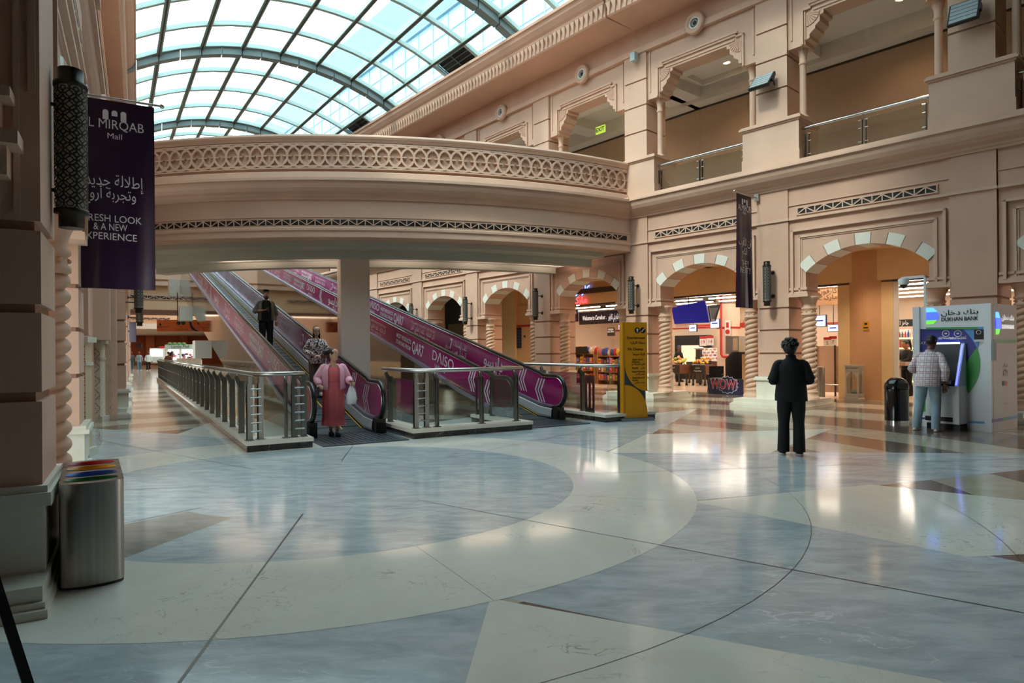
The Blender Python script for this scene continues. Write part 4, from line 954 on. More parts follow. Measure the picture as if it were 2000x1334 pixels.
# ------------------------------------------------------------- arch with the blue screens
SCR = mat('blue_screen', '20247a', .25, emit='23279a', es=.35)
t = thing('hanging_screen', 'large blue hanging screen facing the hall inside the supermarket', 'screen')
C = [lp(FN, *p) for p in ((1313, 600, 4.9), (1379, 588, 4.6), (1387, 630, 4.5), (1319, 633, 4.8))]
n = (C[1]-C[0]).cross(C[3]-C[0]).normalized()*-.05
b = MB(); b.add(C+[c+n for c in C], [(3, 2, 1, 0), (4, 5, 6, 7), (0, 1, 5, 4), (1, 2, 6, 5), (2, 3, 7, 6), (3, 0, 4, 7)], SCR); b.build('screen_panel', t)
b = MB(); u = (C[1]-C[0]).normalized(); v = (C[0]-C[3]).normalized(); m = (C[0]+C[1]+C[2]+C[3])/4
T = face(m-n*.15, u, v); text(b, 'كارفور', face(m-n*.12+u*.12+v*.07, u, v), .12, mat('screen_ink', '7078b8', .5, emit='7078b8', es=.25)); text(b, 'Carrefour', face(m-n*.12+u*.12-v*.07, u, v), .14, 'screen_ink')
for i in range(5): a = face(m-n*.12-u*.33+u*(i-2)*.045, u, v); b.box(-.012, .012, -.1, .09-abs(i-2)*.03, 0, .002, 'screen_ink', a)
b.build('lettering', t)
p = (C[0]+C[1])/2; one('hanging_pole', t, 'tube', [p, (p.x, p.y, 3.84)], .02, BLACK, 6); t.matrix_world = FN
t = thing('hanging_screen', 'black back of a second hanging screen beside the blue one', 'screen')
C = [lp(FN, *p) for p in ((1382, 597, 4.75), (1406, 595, 5.4), (1396, 628, 5.3), (1387, 629, 4.7))]
n = (C[1]-C[0]).cross(C[3]-C[0]).normalized()*-.05
b = MB(); b.add(C+[c+n for c in C], [(3, 2, 1, 0), (4, 5, 6, 7), (0, 1, 5, 4), (1, 2, 6, 5), (2, 3, 7, 6), (3, 0, 4, 7)], BLACK); b.build('screen_panel', t); t.matrix_world = FN
def monitor(F, px, py, Y, label, w=.34, h=.24):
    t = thing('price_monitor', label, 'screen'); p = lp(F, px, py, Y); put(t, F, p.x, Y, p.z, rad(-12))
    one('frame', t, 'box', -w/2, w/2, 0, .06, -h/2, h/2, BLACK); b = MB(); b.box(-w/2+.02, w/2-.02, -.006, 0, -h/2+.02, h/2-.02, mat('lit_screen', 'aab8e0', .4, emit='aab8f0', es=1.2)); b.box(-w*.3, w*.3, -.008, -.006, -.01, .03, SCR); b.build('screen', t)
    one('pole', t, 'tube', [(0, .03, h/2), (0, .03, 3.8-p.z)], .012, BLACK, 5)
monitor(FN, 1353, 641, 7, 'small lit price screen below the big blue screen', .42, .3); monitor(FN, 1396, 632, 6.3, 'small price screen right below the black screen', .46, .36); monitor(FN, 1600, 627, 6.2, 'small price screen left of the orange shop pillar, higher one', .5, .4); monitor(FN, 1627, 641, 7.5, 'small lit price screen left of the orange shop pillar, lower one', .42, .26); monitor(FF, 1212, 639, 6.0, 'small lit price screen behind the top of the yellow sign', .3, .24)
# red sprinkler pipe and the round pillar
p = lp(FN, 1408, 600, 8.6); z2 = lp(FN, 1408, 697, 8.6).z
o = one('sprinkler_pipe', None, 'tube', [(p.x, 8.6, 3.8), (p.x, 8.6, z2+.1), (p.x+.05, 8.6, z2+.02), (p.x+.15, 8.6, z2), (p.x+.45, 8.6, z2)], .05, REDP, 8); o.matrix_world = FN; tag(o, 'red sprinkler pipe running down the white shop pillar', 'pipe')
q = lp(FN, 1417, 700, 9.0); mb = MB(); mb.box(q.x-.25, q.x+.45, 8.75, 9.4, 0, 3.85, CREAMW); mb.box(q.x-.26, q.x+.46, 8.74, 9.41, 2.35, 2.43, REDP); s = struct(mb.build('wall_shop_column')); s.matrix_world = FN
for px, py, lab in ((1421, 640, 'white fire notice with red circle on the shop pillar'),):
    q = lp(FN, px, py, 8.7); b = MB(); b.box(-.13, .13, 0, .01, -.33, .3, WHITEP); b.lathe([(.1, 0), (.1, .012)], REDP, n=16, T=Matrix.Translation((0, 0, -.17)) @ Matrix.Rotation(PI/2, 4, 'X')); b.box(-.06, .06, -.004, 0, .0, .22, REDP); o = b.build('fire_notice'); put(o, FN, q.x, 8.7, q.z); tag(o, lab, 'sign')
# butcher / bakery lettering on the back wall
b = MB(); q = lp(FN, 1453, 636, 12.9); text(b, 'Butcher', XZ(q.x, 12.97, q.z), .32, REDP); q = lp(FN, 1453, 627, 12.9); text(b, 'جزارة', XZ(q.x, 12.97, q.z), .25, REDP); o = b.build('wall_lettering'); o.matrix_world = FN; tag(o, 'red butcher lettering on the shop back wall', 'sign')
b = MB(); q = lp(FN, 1333, 634, 12.9); text(b, 'Bakery', XZ(q.x, 12.97, q.z), .34, mat('pale_red_ink', 'c08070', .6)); o = b.build('wall_lettering'); o.matrix_world = FN; tag(o, 'pale bakery lettering on the shop back wall behind the blue screen', 'sign')
b = MB(); q = lp(FN, 1619, 574, 5.4); text(b, 'كارفور', XZ(q.x, 5.37, q.z+.09), .22, INK); text(b, 'ماركت', XZ(q.x-.02, 5.37, q.z-.11), .22, INK); b.box(q.x-.9, q.x+.28, 5.4, 5.5, q.z-.35, q.z+.5, ORGP); o = b.build('shop_name_board'); o.matrix_world = FN; tag(o, 'orange board with dark script lettering left of the shop pillar', 'sign')

# fruit stands
def crate_stand(F, x, y, w, d, h, label, board):
    t = thing('fruit_stand', label, 'stand'); put(t, F, x, y, 0)
    one('display_box', t, 'box', -w/2, w/2, 0, d, h-.42, h-.05, BROWNW); one('front_board', t, 'box', -w/2+.05, w/2-.05, -.02, 0, h-.4, h-.06, mat('chalk_board', '2b2724', .6))
    b = MB(); text(b, board[0], XZ(0, -.026, h-.16), .1, WHITEP); text(b, board[1], XZ(0, -.026, h-.29), .08, WHITEP); b.build('lettering', t)
    for s in (-1, 1):
        for q in (.06, d-.1): b = MB(); b.box(s*(w/2-.1)-.03, s*(w/2-.1)+.03, q, q+.05, .08, h-.42, DSTEEL); b.lathe([(.05, 0), (.05, .08)], BLACK, c=(s*(w/2-.1), q+.02), n=10); b.build('wheeled_leg', t)
    return t
FR = [mat('fruit_'+n, c, .4) for n, c in (('yellow', 'e2bd3c'), ('orange', 'dd8426'), ('green', 'a7b53a'), ('red', 'b83226'), ('pink', 'e0a488'))]
def fruits(F, x, y, w, d, z, n, cols, grp, lab, r=.05):
    for i in range(n):
        a = random.uniform(-w/2, w/2); q = random.uniform(0, d); zz = z+.16*(q/d)+random.uniform(0, .12)*(1-abs(a)/(w/2))
        o = one('fruit', None, 'ell', (0, 0, 0), (r*1.15, r, r), random.choice(cols), n=10, k=6); put(o, F, x+a, y+q, zz, random.random()*3); tag(o, lab, 'fruit', grp)
q = lp(FN, 1320, 760, 7.2); r = lp(FN, 1345, 760, 7.2)
crate_stand(FN, q.x, 6.8, .95, .7, .92, 'brown fruit stand with a chalk board at the left of the shop entrance', ('فواكه طازجة', 'Fresh fruit')); fruits(FN, q.x, 6.85, .85, .6, .93, 32, FR[:3]+FR[4:], 'yellow fruit on the left stand', 'yellow or green fruit heaped on the left fruit stand', .06)
crate_stand(FN, r.x+.25, 7.5, .75, .7, .9, 'second fruit stand with orange fruit behind the chalk board stand', ('خضار', 'Vegetables')); fruits(FN, r.x+.25, 7.55, .65, .6, .91, 26, FR[1:2]+FR[:1], 'orange fruit on the second stand', 'orange fruit heaped on the second fruit stand', .05)
q = lp(FN, 1380, 720, 9.6); crate_stand(FN, q.x, 9.0, 1.3, .8, 1.0, 'long brown stand with a slanted white tray near the white pillar', ('Spring or winter', 'vegetables'))
b = MB(); b.add([(-.6, 0, 1.0), (.6, 0, 1.0), (.6, .7, 1.55), (-.6, .7, 1.55), (-.6, .7, 1.0), (.6, .7, 1.0)], [(0, 1, 2, 3), (0, 3, 4), (1, 5, 2), (3, 2, 5, 4)], WHITEP); o = b.build('slanted_tray'); put(o, FN, q.x+.25, 9.1, 0); tag(o, 'slanted white produce tray on the long brown stand', 'tray')
for i in range(24):
    a, c = i % 6, i//6; o = one('wrapped_pack', None, 'ell', (0, 0, 0), (.08, .06, .05), random.choice((PC[3], PC[7], FR[4])), n=8, k=5); put(o, FN, q.x+.25-.5+a*.2, 9.2+c*.16, 1.12+c*.13); tag(o, 'wrapped pack lying on the slanted white tray', 'pack', 'packs on the slanted tray')
t = thing('scale', 'white weighing scale behind the fruit stands', 'scale'); q = lp(FN, 1365, 680, 9.2); put(t, FN, q.x, 9.2, 0); one('scale_pan', t, 'ell', (0, 0, q.z), (.25, .18, .07), WHITEP); one('scale_stand', t, 'box', -.1, .1, -.1, .1, .0, q.z-.03, DSTEEL)
for i, (px, py, Y) in enumerate(((1373, 666, 9.8), (1387, 665, 9.8), (1616, 668, 5.6), (1627, 666, 5.6))):
    t = thing('price_card', ['left price card with a red header over the slanted tray', 'right price card with a red header over the slanted tray', 'price card marked five over the pale barrier panel', 'price card marked seven over the pale barrier panel'][i], 'sign'); q = lp(FN, px, py, Y); put(t, FN, q.x, Y, q.z)
    s = .12 if Y < 8 else .17
    one('card', t, 'box', -s, s, 0, .01, -s*1.3, s*1.3, WHITEP); one('red_header', t, 'box', -s, s, -.004, 0, s*.6, s*1.3, REDP); b = MB(); text(b, ('19', '14', '5', '7')[i], XZ(0, -.008, -s*.3), s*1.3, REDP if Y > 8 else INK); b.build('lettering', t)
b = MB(); q = lp(FN, 1350, 650, 12.4); b.box(-.9, .9, 0, .5, 0, 2.2, BLACK); b.box(-.5, .5, -.02, 0, .6, 1.7, mat('lit_cabinet', 'd8c9a8', .5, emit='e8d8b0', es=.6)); o = b.build('fridge_cabinet'); put(o, FN, q.x, 12.3, 0); tag(o, 'tall black cabinet with a lit window at the back of the shop', 'cabinet')
# show booth with the starburst lettering
BLUEB = mat('booth_blue', '1c2146', .45)
a = lp(FN, 1387, 761, 3.55); c = lp(FN, 1449, 765, 3.2)
t = thing('promo_counter', 'low dark blue counter with red starburst lettering inside the arch', 'counter'); put(t, FN, (a.x+c.x)/2, 3.35, 0, rad(-6)); w = (c.x-a.x)/2
one('counter_body', t, 'box', -w, w, 0, .5, 0, .52, BLUEB); one('top_edge', t, 'box', -w, w, -.01, .51, .5, .53, DSTEEL)
b = MB(); q = [(.42*math.cos(i*PI/14)*(1 if i % 2 else .86)+.1, .33+.3*math.sin(i*PI/14)*(1 if i % 2 else .86)) for i in range(28)]
b.add([(x, -.012, z) for x, z in q], [tuple(range(28))], mat('pale_blue_print', 'b9c4d8', .5)); b.add([(x*.93+.007, -.016, z*.92+.027) for x, z in q], [tuple(range(28))], BLUEB)
text(b, 'WOW!', XZ(-.03, -.022, .33), .44, mat('pale_blue_print', 'b9c4d8', .5), bold=.02, wid=w*1.56); text(b, 'WOW!', XZ(-.03, -.028, .33), .42, mat('promo_red', 'b02430', .5), bold=.006, wid=w*1.5); b.build('starburst_lettering', t)
for x, lab in (): pass
b = MB(); a = lp(FN, 1449, 700, 3.3); c = lp(FN, 1469, 700, 3.3); b.box(a.x, c.x+.25, 3.3, 3.34, 0, 1.33, WOODP); o = b.build('wood_partition'); o.matrix_world = FN; tag(o, 'pale wooden partition between the blue counter and the twisted column', 'panel')
b = MB(); a = lp(FN, 1415, 700, 3.7); c = lp(FN, 1449, 700, 3.7)
w = c.x-a.x
def drape(pts, y0, y1, m): b.prism(pts, 'y', y0, y1, m)
b.loft([[(a.x-.0+w*u0, 3.75+v0, z) for u0, v0 in ((0, 0), (.5, -.08), (1, 0), (1, .45), (.5, .5), (0, .45))] for z in (0.02, .5, .9, 1.16)]+[[(a.x+w*.35+w*.6*u0, 3.8+v0*.8, 1.4) for u0, v0 in ((0, 0), (.5, -.08), (1, 0), (1, .45), (.5, .5), (0, .45))]], mat('black_cloth', '0d0d0e', .9), smooth=True); o = b.build('covered_cart'); o.matrix_world = FN; tag(o, 'cart covered with black cloth behind the blue counter', 'cart')
b = MB(); a = lp(FN, 1417, 657, 4.4); c = lp(FN, 1443, 690, 4.4); b.box(a.x, c.x, 4.4, 4.9, c.z-.02, a.z, STEEL); b.box(a.x+w*.45, c.x-.03, 4.39, 4.4, c.z+.1, a.z-.05, CREAMW); b.box(a.x+.1, c.x-.1, 4.45, 4.85, 0, c.z, BLACK); o = b.build('steel_cabinet'); o.matrix_world = FN; tag(o, 'stainless steel cabinet above the black covered cart', 'cabinet')
# folding camp chair
t = thing('camp_chair', 'black folding camp chair beside the blue counter', 'chair'); q = lp(FN, 1403, 742, 4.6); put(t, FN, q.x, 4.4, 0, .4)
for s in (-.24, .24): one('frame_leg', t, 'tube', [(s, -.22, 0), (s, .22, .42)], .014, BLACK, 6); one('frame_leg', t, 'tube', [(s, .22, 0), (s, -.22, .42), (s, -.24, .6)], .014, BLACK, 6); one('armrest', t, 'box', s-.03, s+.03, -.26, .26, .6, .625, BLACK); one('back_post', t, 'tube', [(s, .2, .4), (s, .32, .9)], .014, BLACK, 6)
one('seat', t, 'box', -.24, .24, -.22, .2, .40, .42, 'black_cloth'); one('backrest', t, 'prism', [(.21, .45), (.23, .45), (.33, .9), (.31, .9)], 'x', -.24, .24, 'black_cloth')
# red gift flowers behind the partition
b = MB(); a = lp(FN, 1447, 660, 5.4); c = lp(FN, 1468, 660, 5.4); b.box(a.x-.1, c.x+.3, 5.4, 5.9, 0, 1.3, BLACK); o = b.build('gift_counter'); o.matrix_world = FN; tag(o, 'black gift counter behind the wooden partition', 'counter')
for i in range(14): o = one('flower', None, 'ell', (0, 0, 0), (.06, .06, .05), random.choice((REDP, FR[4], PC[7], PC[2])), n=8, k=5); put(o, FN, a.x+random.random()*(c.x-a.x+.2), 5.45+random.random()*.3, 1.34+random.random()*.14); tag(o, 'red or pink flower on the black gift counter', 'flower', 'flowers on the gift counter')

# ------------------------------------------------------------- right arch: barrier, fridges, till
a = lp(FN, 1597, 676, 5.0); c = lp(FN, 1640, 676, 5.0); z0 = lp(FN, 1620, 770, 5.0).z
t = thing('barrier_screen', 'tall pale barrier panel on steel posts left of the orange pillar', 'barrier'); t.matrix_world = FN
one('panel', t, 'box', a.x-.3, c.x, 5.05, 5.09, .12, a.z, mat('pale_panel', 'd8b8a2', .5))
for px in (1594, 1631): q = lp(FN, px, 690, 4.98); one('post', t, 'tube', [(q.x, 4.98, 0), (q.x, 4.98, a.z+.02)], .03, DSTEEL, 8)
q = lp(FN, 1610, 759, 4.85); one('low_rail', t, 'tube', [(q.x-.3, 4.85, .36), (q.x+.75, 4.85, .36)], .025, STEEL, 8); one('rail_leg', t, 'tube', [(q.x+.5, 4.85, 0), (q.x+.5, 4.85, .36)], .03, STEEL, 8)
q = lp(FN, 1601, 760, 3.0); o = one('steel_bollard', None, 'lathe', [(.14, 0), (.14, .95), (.13, .97)], STEEL, n=20); put(o, FN, q.x, 3.0, 0); tag(o, 'short brushed steel bollard right of the twisted column behind the woman in black', 'bollard')
t = thing('donation_box', 'white arched donation box standing against the orange shop pillar', 'box'); q = lp(FN, 1673, 779, 3.75); put(t, FN, q.x, 3.6, 0, rad(-4))
DW = mat('carved_white', 'b5aea2', .6)
one('pedestal', t, 'prism', [(-.2, 0), (.2, 0), (.2, .06), (.17, .1), (-.17, .1), (-.2, .06)], 'y', -.2, .2, DW); b = MB()
for x in (-.16, .16): b.box(x-.02, x+.02, -.17, -.13, .1, .86, DW); b.box(x-.02, x+.02, .13, .17, .1, .86, DW)
b.box(-.18, .18, -.18, .18, .86, .98, DW); b.box(-.2, .2, -.2, .2, .98, 1.02, DW); b.box(-.18, .18, -.18, .18, .1, .2, DW)
for F2 in (Matrix.Identity(4), Matrix.Rotation(PI/2, 4, 'Z')):
    pts = [(-.14, .86), (-.14, .66)]+[(-.14+.14*i/8, .66+.17*math.sin(PI/2*i/8)) for i in range(9)]+[(.14-.14*i/8, .66+.17*math.cos(PI/2*i/8)) if False else (.14*i/8, .83-.17*(1-math.cos(PI/2*i/8))) for i in range(1, 9)]+[(.14, .86)]
    b.prism(pts, 'y', -.17, -.15, DW, F2)
b.build('arched_frame', t); one('glass_box', t, 'box', -.14, .14, -.14, .14, .2, .86, GLASS); b = MB(); text(b, 'Qatar Charity', XZ(0, -.186, .92), .055, INK); b.build('lettering', t)
one('notes_inside', t, 'ell', (0, 0, .25), (.11, .11, .06), mat('money', '7f8470', .8))
b = MB(); q = lp(FN, 1691, 656-20, 3.9); b.box(-.09, .09, 0, .012, -.12, .12, mat('notice_yellow', 'd99a20', .5)); b.box(-.04, .04, -.003, 0, .02, .08, INK); b.box(-.06, .06, -.003, 0, -.08, -.04, INK); o = b.build('wall_notice'); put(o, FN, q.x, 3.905, q.z); tag(o, 'small yellow notice on the orange shop pillar', 'sign')
xa = lp(FN, 1738, 700, 9.0).x; xb = lp(FN, 1815, 700, 9.0).x
lv = (.35, .75, 1.15, 1.5, 1.85)
t = shelf(FN, xa, xb, 9.2, lv, 'lit drinks shelf behind the cashier in the right arch', WHITEP)
for z in lv:
    o = one('shelf_lamp', t, 'box', xa+.05, xb-.05, 9.17, 9.2, z-.05, z-.005, mat('shelf_glow', 'ffe6a0', .5, emit='ffd870', es=2.5))
    packs(FN, xa+.1, xb-.1, 9.24, z, 11, 'bottles on the lit drinks shelf', 'drink bottle on the lit shelf behind the cashier', 'jar', .3)
a = lp(FN, 1740, 626, 8.6); c = lp(FN, 1788, 637, 8.6); t, w, h = sgn(FN, 1740, 625, 1790, 637, 8.6, 'shelf_sign', 'black shelf sign with white script above the lit drinks shelf', INK); letters(t, [('جاهز للأكل', -w*.2, 0, .2, w*1.2)], WHITEP)
t = thing('till_counter', 'grey checkout counter in front of the cashier', 'counter'); a = lp(FN, 1740, 705, 5.6); c = lp(FN, 1768, 705, 5.6); t.matrix_world = FN
one('worktop', t, 'box', a.x-.6, c.x, 5.6, 6.1, a.z-.14, a.z-.03, mat('till_grey', 'a08a7c', .5)); one('counter_body', t, 'box', a.x-.6, c.x-.25, 5.65, 6.05, 0, a.z-.14, mat('till_body', 'b8a090', .6))
# ================================================================ bank machine booth
KW = mat('booth_white', 'e4e8ea', .3); KS = mat('booth_side', 'd4cdc8', .3); KNAVY = mat('print_navy', '1b2a86', .35); KGREEN = mat('print_green', '2f9e3a', .35); KSKY = mat('print_sky', '4f9fe0', .35); GRN2 = mat('lit_green', '6ad03a', .4, emit='6ad83a', es=.8); BLU2 = mat('lit_blue', '3a50ff', .4, emit='3f58ff', es=1.3); SKY2 = mat('lit_sky', '60b0ff', .4, emit='60b0ff', es=1.1)
ka, kb, kc = G(1784.8, 832), G(1936.4, 844.6), G(1982.6, 834)
kx = (kb-ka); KL = kx.length; KD = 1.22; KH = 2.27
FK = frame(ka, math.degrees(math.atan2(kx.y, kx.x)))
t = thing('cash_machine_booth', 'white bank booth with a tilted cash machine screen and navy and green arcs', 'cash machine'); t.matrix_world = FK
kp = lambda x, y: (lambda p: (p.x, p.z))(lp(FK, 1760+x/4.7625, 580+y/4.7625, 0))
b = MB(); b.box(0, KL, .06, KD, 0, KH, KW); b.box(-.005, .11, 0, .08, 0, KH, KW); x0, x1 = kp(772, 600)[0], KL; b.box(x0, x1+.005, 0, .08, 0, KH, KW); b.box(.11, x0, .03, .08, kp(400, 290)[1], KH, KW); b.box(KL-.001, KL+.008, .08, KD, 0, KH-.003, KS); b.build('booth_body', t)
def flat(pts, y, m, th=.004): b.prism(pts, 'y', y, y+th, m)
Y = .052
def arcpts(p, q, bul, n=10):                   # bulged curve between two local points
    P = Vector(p); Q = Vector(q); d = Q-P; nrm = Vector((-d.y, d.x)).normalized()
    return [tuple(P+d*(i/n)+nrm*bul*4*(i/n)*(1-i/n)) for i in range(n+1)]
b = MB(); flat([kp(172, 300)]+arcpts(kp(565, 300), kp(697, 478), .02)+[kp(600, 600), kp(172, 600)], Y, KNAVY); b.build('navy_print', t); b = MB()
flat([kp(565, 300), kp(768, 296), kp(768, 330), kp(715, 420)]+[kp(697, 478)]+arcpts(kp(697, 478), kp(565, 300), -.02)[1:-1], Y-.002, KSKY); b.build('sky_print', t); b = MB()
flat(arcpts(kp(693, 470), kp(612, 905), .11)+[kp(560, 700), kp(600, 600)], Y-.001, KGREEN); b.build('green_print', t); b = MB()
flat([kp(172, 880), kp(218, 880), kp(218, 1070), kp(178, 1072)], Y, KGREEN); flat([kp(175, 1122), kp(225, 1122), kp(225, 1138), kp(175, 1138)], Y, KNAVY); flat([kp(622, 1155), kp(775, 1162), kp(775, 1182), kp(622, 1175)], Y, KSKY)
flat([kp(228, 284), kp(708, 278), kp(708, 298), kp(228, 302)], .022, KGREEN); b.build('printed_strips', t); b = MB(); flat([kp(708, 278), kp(768, 277), kp(768, 298), kp(708, 298)], .022, KSKY)
for cx, tx, ty in ((405, 'سحب نقدي', 'Cash Withdrawal'), (517, 'كشف حساب', 'Balance Statement')):
    q = kp(cx, 340); b.lathe([(.062, 0), (.062, .003), (.052, .003), (.052, 0)], WHITEP, n=20, T=Matrix.Translation((q[0], Y-.002, q[1])) @ Matrix.Rotation(PI/2, 4, 'X'), caps=False); b.box(q[0]-.02, q[0]+.02, Y-.004, Y, q[1]-.012, q[1]+.012, WHITEP)
    q = kp(cx, 372); text(b, tx, XZ(q[0], Y-.004, q[1]), .05, WHITEP); q = kp(cx, 386); text(b, ty, XZ(q[0], Y-.004, q[1]), .036, WHITEP, bold=.001)
q = kp(210, 430); text(b, 'ATM', XZ(q[0], Y-.004, q[1]), .07, WHITEP)
b.build('printed_panel', t)
b = MB(); q0, q1 = kp(672, 306), kp(763, 395); b.box(q0[0], q1[0], .03, .05, q1[1], q0[1], BLACK); b.box(q0[0], q1[0], .025, .05, q1[1]-.04, q1[1], WHITEP); q = kp(715, 328); b.lathe([(.04, 0), (.04, .003), (.03, .003)], WHITEP, n=16, T=Matrix.Translation((q[0], .029, q[1])) @ Matrix.Rotation(PI/2, 4, 'X'), caps=False); b.build('small_poster', t)
b = MB(); y = .02
def dlogo(b, q0, q1, F2, m1, m2, m3):
    (xa, za), (xb, zb) = q0, q1; w = xb-xa; h = za-zb
    def D2(u): return [(xa, za-h*u[0])]+[(xa+w*(.55+.45*math.sin(PI*v)), za-h*v) for v in [u[0]+(u[1]-u[0])*i/10 for i in range(11)]]+[(xa, za-h*u[1])]
    for u, m in (((0, .3), m1), ((.26, .76), m2), ((.74, 1), m3)): b.prism(D2(u), 'y', -.012 if m == m2 else -.008, .0, m, F2)
dlogo(b, kp(228, 105), kp(345, 250), Matrix.Translation((0, .03, 0)), SKY2, BLU2, GRN2); b.build('emblem', t)
b = MB(); q = kp(535, 150); text(b, 'بنك دخان', XZ(q[0], .022, q[1]+.015), .13, INK, wid=kp(708, 150)[0]-kp(365, 150)[0], ext=.002); q = kp(535, 200); text(b, 'DUKHAN BANK', XZ(q[0], .022, q[1]-.01), .1, INK, wid=kp(708, 150)[0]-kp(365, 150)[0], bold=.001, ext=.002); b.build('sign_lettering', t)
# side
SD = Matrix.Translation((KL+.009, 0, 0)) @ Matrix.Rotation(PI/2, 4, 'Z')
b = MB(); dlogo(b, (.2, 2.12), (.42, 1.72), SD, SKY2, BLU2, GRN2); b.build('side_emblem', t)
b = MB(); text(b, 'بنك دخان', SD @ XZ(.78, -.006, 2.03), .13, LETW, wid=.6, bold=.001); text(b, 'DUKHAN BANK', SD @ XZ(.78, -.006, 1.86), .1, LETW, wid=.6, bold=.003); b.build('side_lettering', t)
b = MB(); b.box(.1, KD-.04, -.006, 0, 1.57, 1.63, KGREEN, SD); b.box(.0, .14, -.03, 0, 1.26, 1.6, mat('grey_paint', '9a9c98', .5), SD); b.box(.02, .5, -.004, 0, .17, .225, KNAVY, SD); b.box(.5, .8, -.004, 0, .17, .225, KGREEN, SD); b.box(.8, KD, -.004, 0, .17, .225, KSKY, SD)
text(b, 'ATM', SD @ XZ(.62, -.006, 1.02), .18, INK, wid=.22); text(b, 'صراف', SD @ XZ(.62, -.006, 1.17), .1, INK); b.box(.5, .58, -.004, 0, .8, .88, INK, SD); b.box(.62, .72, -.004, 0, .8, .88, mat('card_orange', 'd06a2a', .5), SD); text(b, 'Qatar', SD @ XZ(.62, -.006, .47), .06, mat('grey_paint', '9a9c98', .5)); b.build('side_print', t)
# the machine
cm = t
xa, xb = kp(300, 900)[0]-.02, kp(610, 900)[0]-.02
yf = -.28; dx = .0
b = MB(); b.box(xa, xb, yf, .06, .12, .80, KW); b.box(xa+.27, xa+.274, yf-.002, yf, .14, .78, KS); b.box(xa, xb, yf+.04, .06, 0, .12, BLACK); b.box(xa-.01, xb-.1, yf-.004, yf, .16, .24, BLACK); b.build('cabinet', cm)
b = MB(); b.prism([(yf, .80), (yf+.02, .86), (.0, 1.56), (.06, 1.56), (.06, .80)], 'x', xa, xb-.06, BLACK); b.build('fascia', cm)
T = face((0, yf+.13, 1.0), (1, 0, 0), (0, .28, .72))
cx = (xa+xb-.06)/2
b = MB(); b.box(-.24, .24, .1, .52, .0, .012, DSTEEL, Matrix.Translation((cx, 0, 0)) @ T); b.box(-.215, .215, .12, .5, .012, .016, mat('atm_screen', '6f8ba0', .2, emit='7d9ab0', es=.6), Matrix.Translation((cx, 0, 0)) @ T)
for z in (.2, .27, .34): b.box(.06, .19, z, z+.02, .016, .018, KNAVY, Matrix.Translation((cx, 0, 0)) @ T)
b.build('screen', cm)
b = MB(); b.box(xa+.05, xb-.11, yf-.05, yf+.1, .84, .9, STEEL); b.box(xa+.3, xb-.14, yf-.03, yf+.06, .82, .84, BLACK)
for i in range(4):
    for j in range(3): b.box(xa+.12+i*.04, xa+.15+i*.04, yf-.045+j*.04, yf-.015+j*.04, .9, .908, DSTEEL)
b.build('keypad_shelf', cm)
b = MB(); b.prism([(yf-.02, .8), (yf+.0, .86), (-.02, 1.57), (.05, 1.57), (.05, .8)], 'x', xb-.06, xb, mat('lit_cheek', 'b8c4e0', .4)); b.prism([(yf-.03, .82), (yf-.01, .86), (-.03, 1.55), (-.02, 1.55)], 'x', xb-.05, xb-.02, mat('cheek_glow', '8088ff', .4, emit='7a84ff', es=1.2)); b.build('glowing_side', cm)
one('top_lamp', cm, 'box', xa+.04, xb-.1, -.04, .05, 1.56, 1.59, mat('lamp_strip', 'f0f6ff', .4, emit='f0f6ff', es=1.5))
t = thing('booth_camera', 'white camera on a bent pole over the bank booth', 'camera'); t.matrix_world = FK
q = lp(FK, 1807, 600, .6); z1 = lp(FK, 1807, 537, .6).z; q2 = lp(FK, 1765, 545, .6)
b = MB(); b.box(q.x-.02, q.x+.02, .58, .62, KH, z1, WHITEP); b.box(q2.x-.04, q.x+.02, .58, .62, z1-.05, z1, WHITEP); b.build('bent_pole', t); b = MB(); b.lathe([(.09, z1-.16), (.1, z1-.05), (.07, z1-.03)], WHITEP, c=(q2.x, .6), n=16); b.build('camera_base', t); one('dome', t, 'ell', (q2.x, .6, z1-.17), (.07, .07, .065), 'smoked_dome')
# black dome bin
t = thing('litter_bin', 'glossy black round litter bin with a domed top left of the bank booth', 'bin'); q = G(1763, 828); put(t, Matrix.Identity(4), q.x+.03, q.y+.25, 0)
GB = mat('gloss_black', '0b0c0d', .15); h = 1.5-(762-679)/1268*12.9+.0
one('drum', t, 'lathe', [(.215, .05), (.215, .67), (.205, .68)], GB, n=32); one('dome_lid', t, 'lathe', [(.222, .68), (.222, .71), (.21, .78), (.17, .85), (.1, .895), (.02, .905)], GB, n=32); one('base_ring', t, 'lathe', [(.22, 0), (.22, .05)], CHROME, n=32); one('flap', t, 'box', -.1, .1, -.222, -.19, .7, .8, BLACK)

# ================================================================ directory sign
SY = mat('sign_yellow', 'd9930f', .4); SG = mat('sign_grey', '4d5760', .4, .3)
pa, pb = G(1216, 822), G(1262, 820); pm = (pa+pb)/2; d = pb-pa
t = thing('directory_sign', 'tall yellow directory sign with a grey curved band standing on the hall floor', 'sign'); t.matrix_world = frame(pm, math.degrees(math.atan2(d.y, d.x)))
w = d.length/2; H = 1.5+(678-625)/1268*13.9
one('base_plate', t, 'prism', [(-.2, 0), (.2, 0), (.14, .06), (-.14, .06)], 'x', -w-.1, w+.1, SG)
one('core', t, 'box', -w+.02, w-.03, -.04, .04, .06, H-.03, SG)
k = (H-.05)/1.0
def arcq(cx, cz, rx, rz, a0, a1, n=14): return [(cx+rx*math.cos(rad(a0+(a1-a0)*i/n)), cz+rz*math.sin(rad(a0+(a1-a0)*i/n))) for i in range(n+1)]
top_p = [(-w+.03, H), (w, H), (w, .62)]+arcq(w+.03, .62+.62, 2*w, .62, 270, 180)
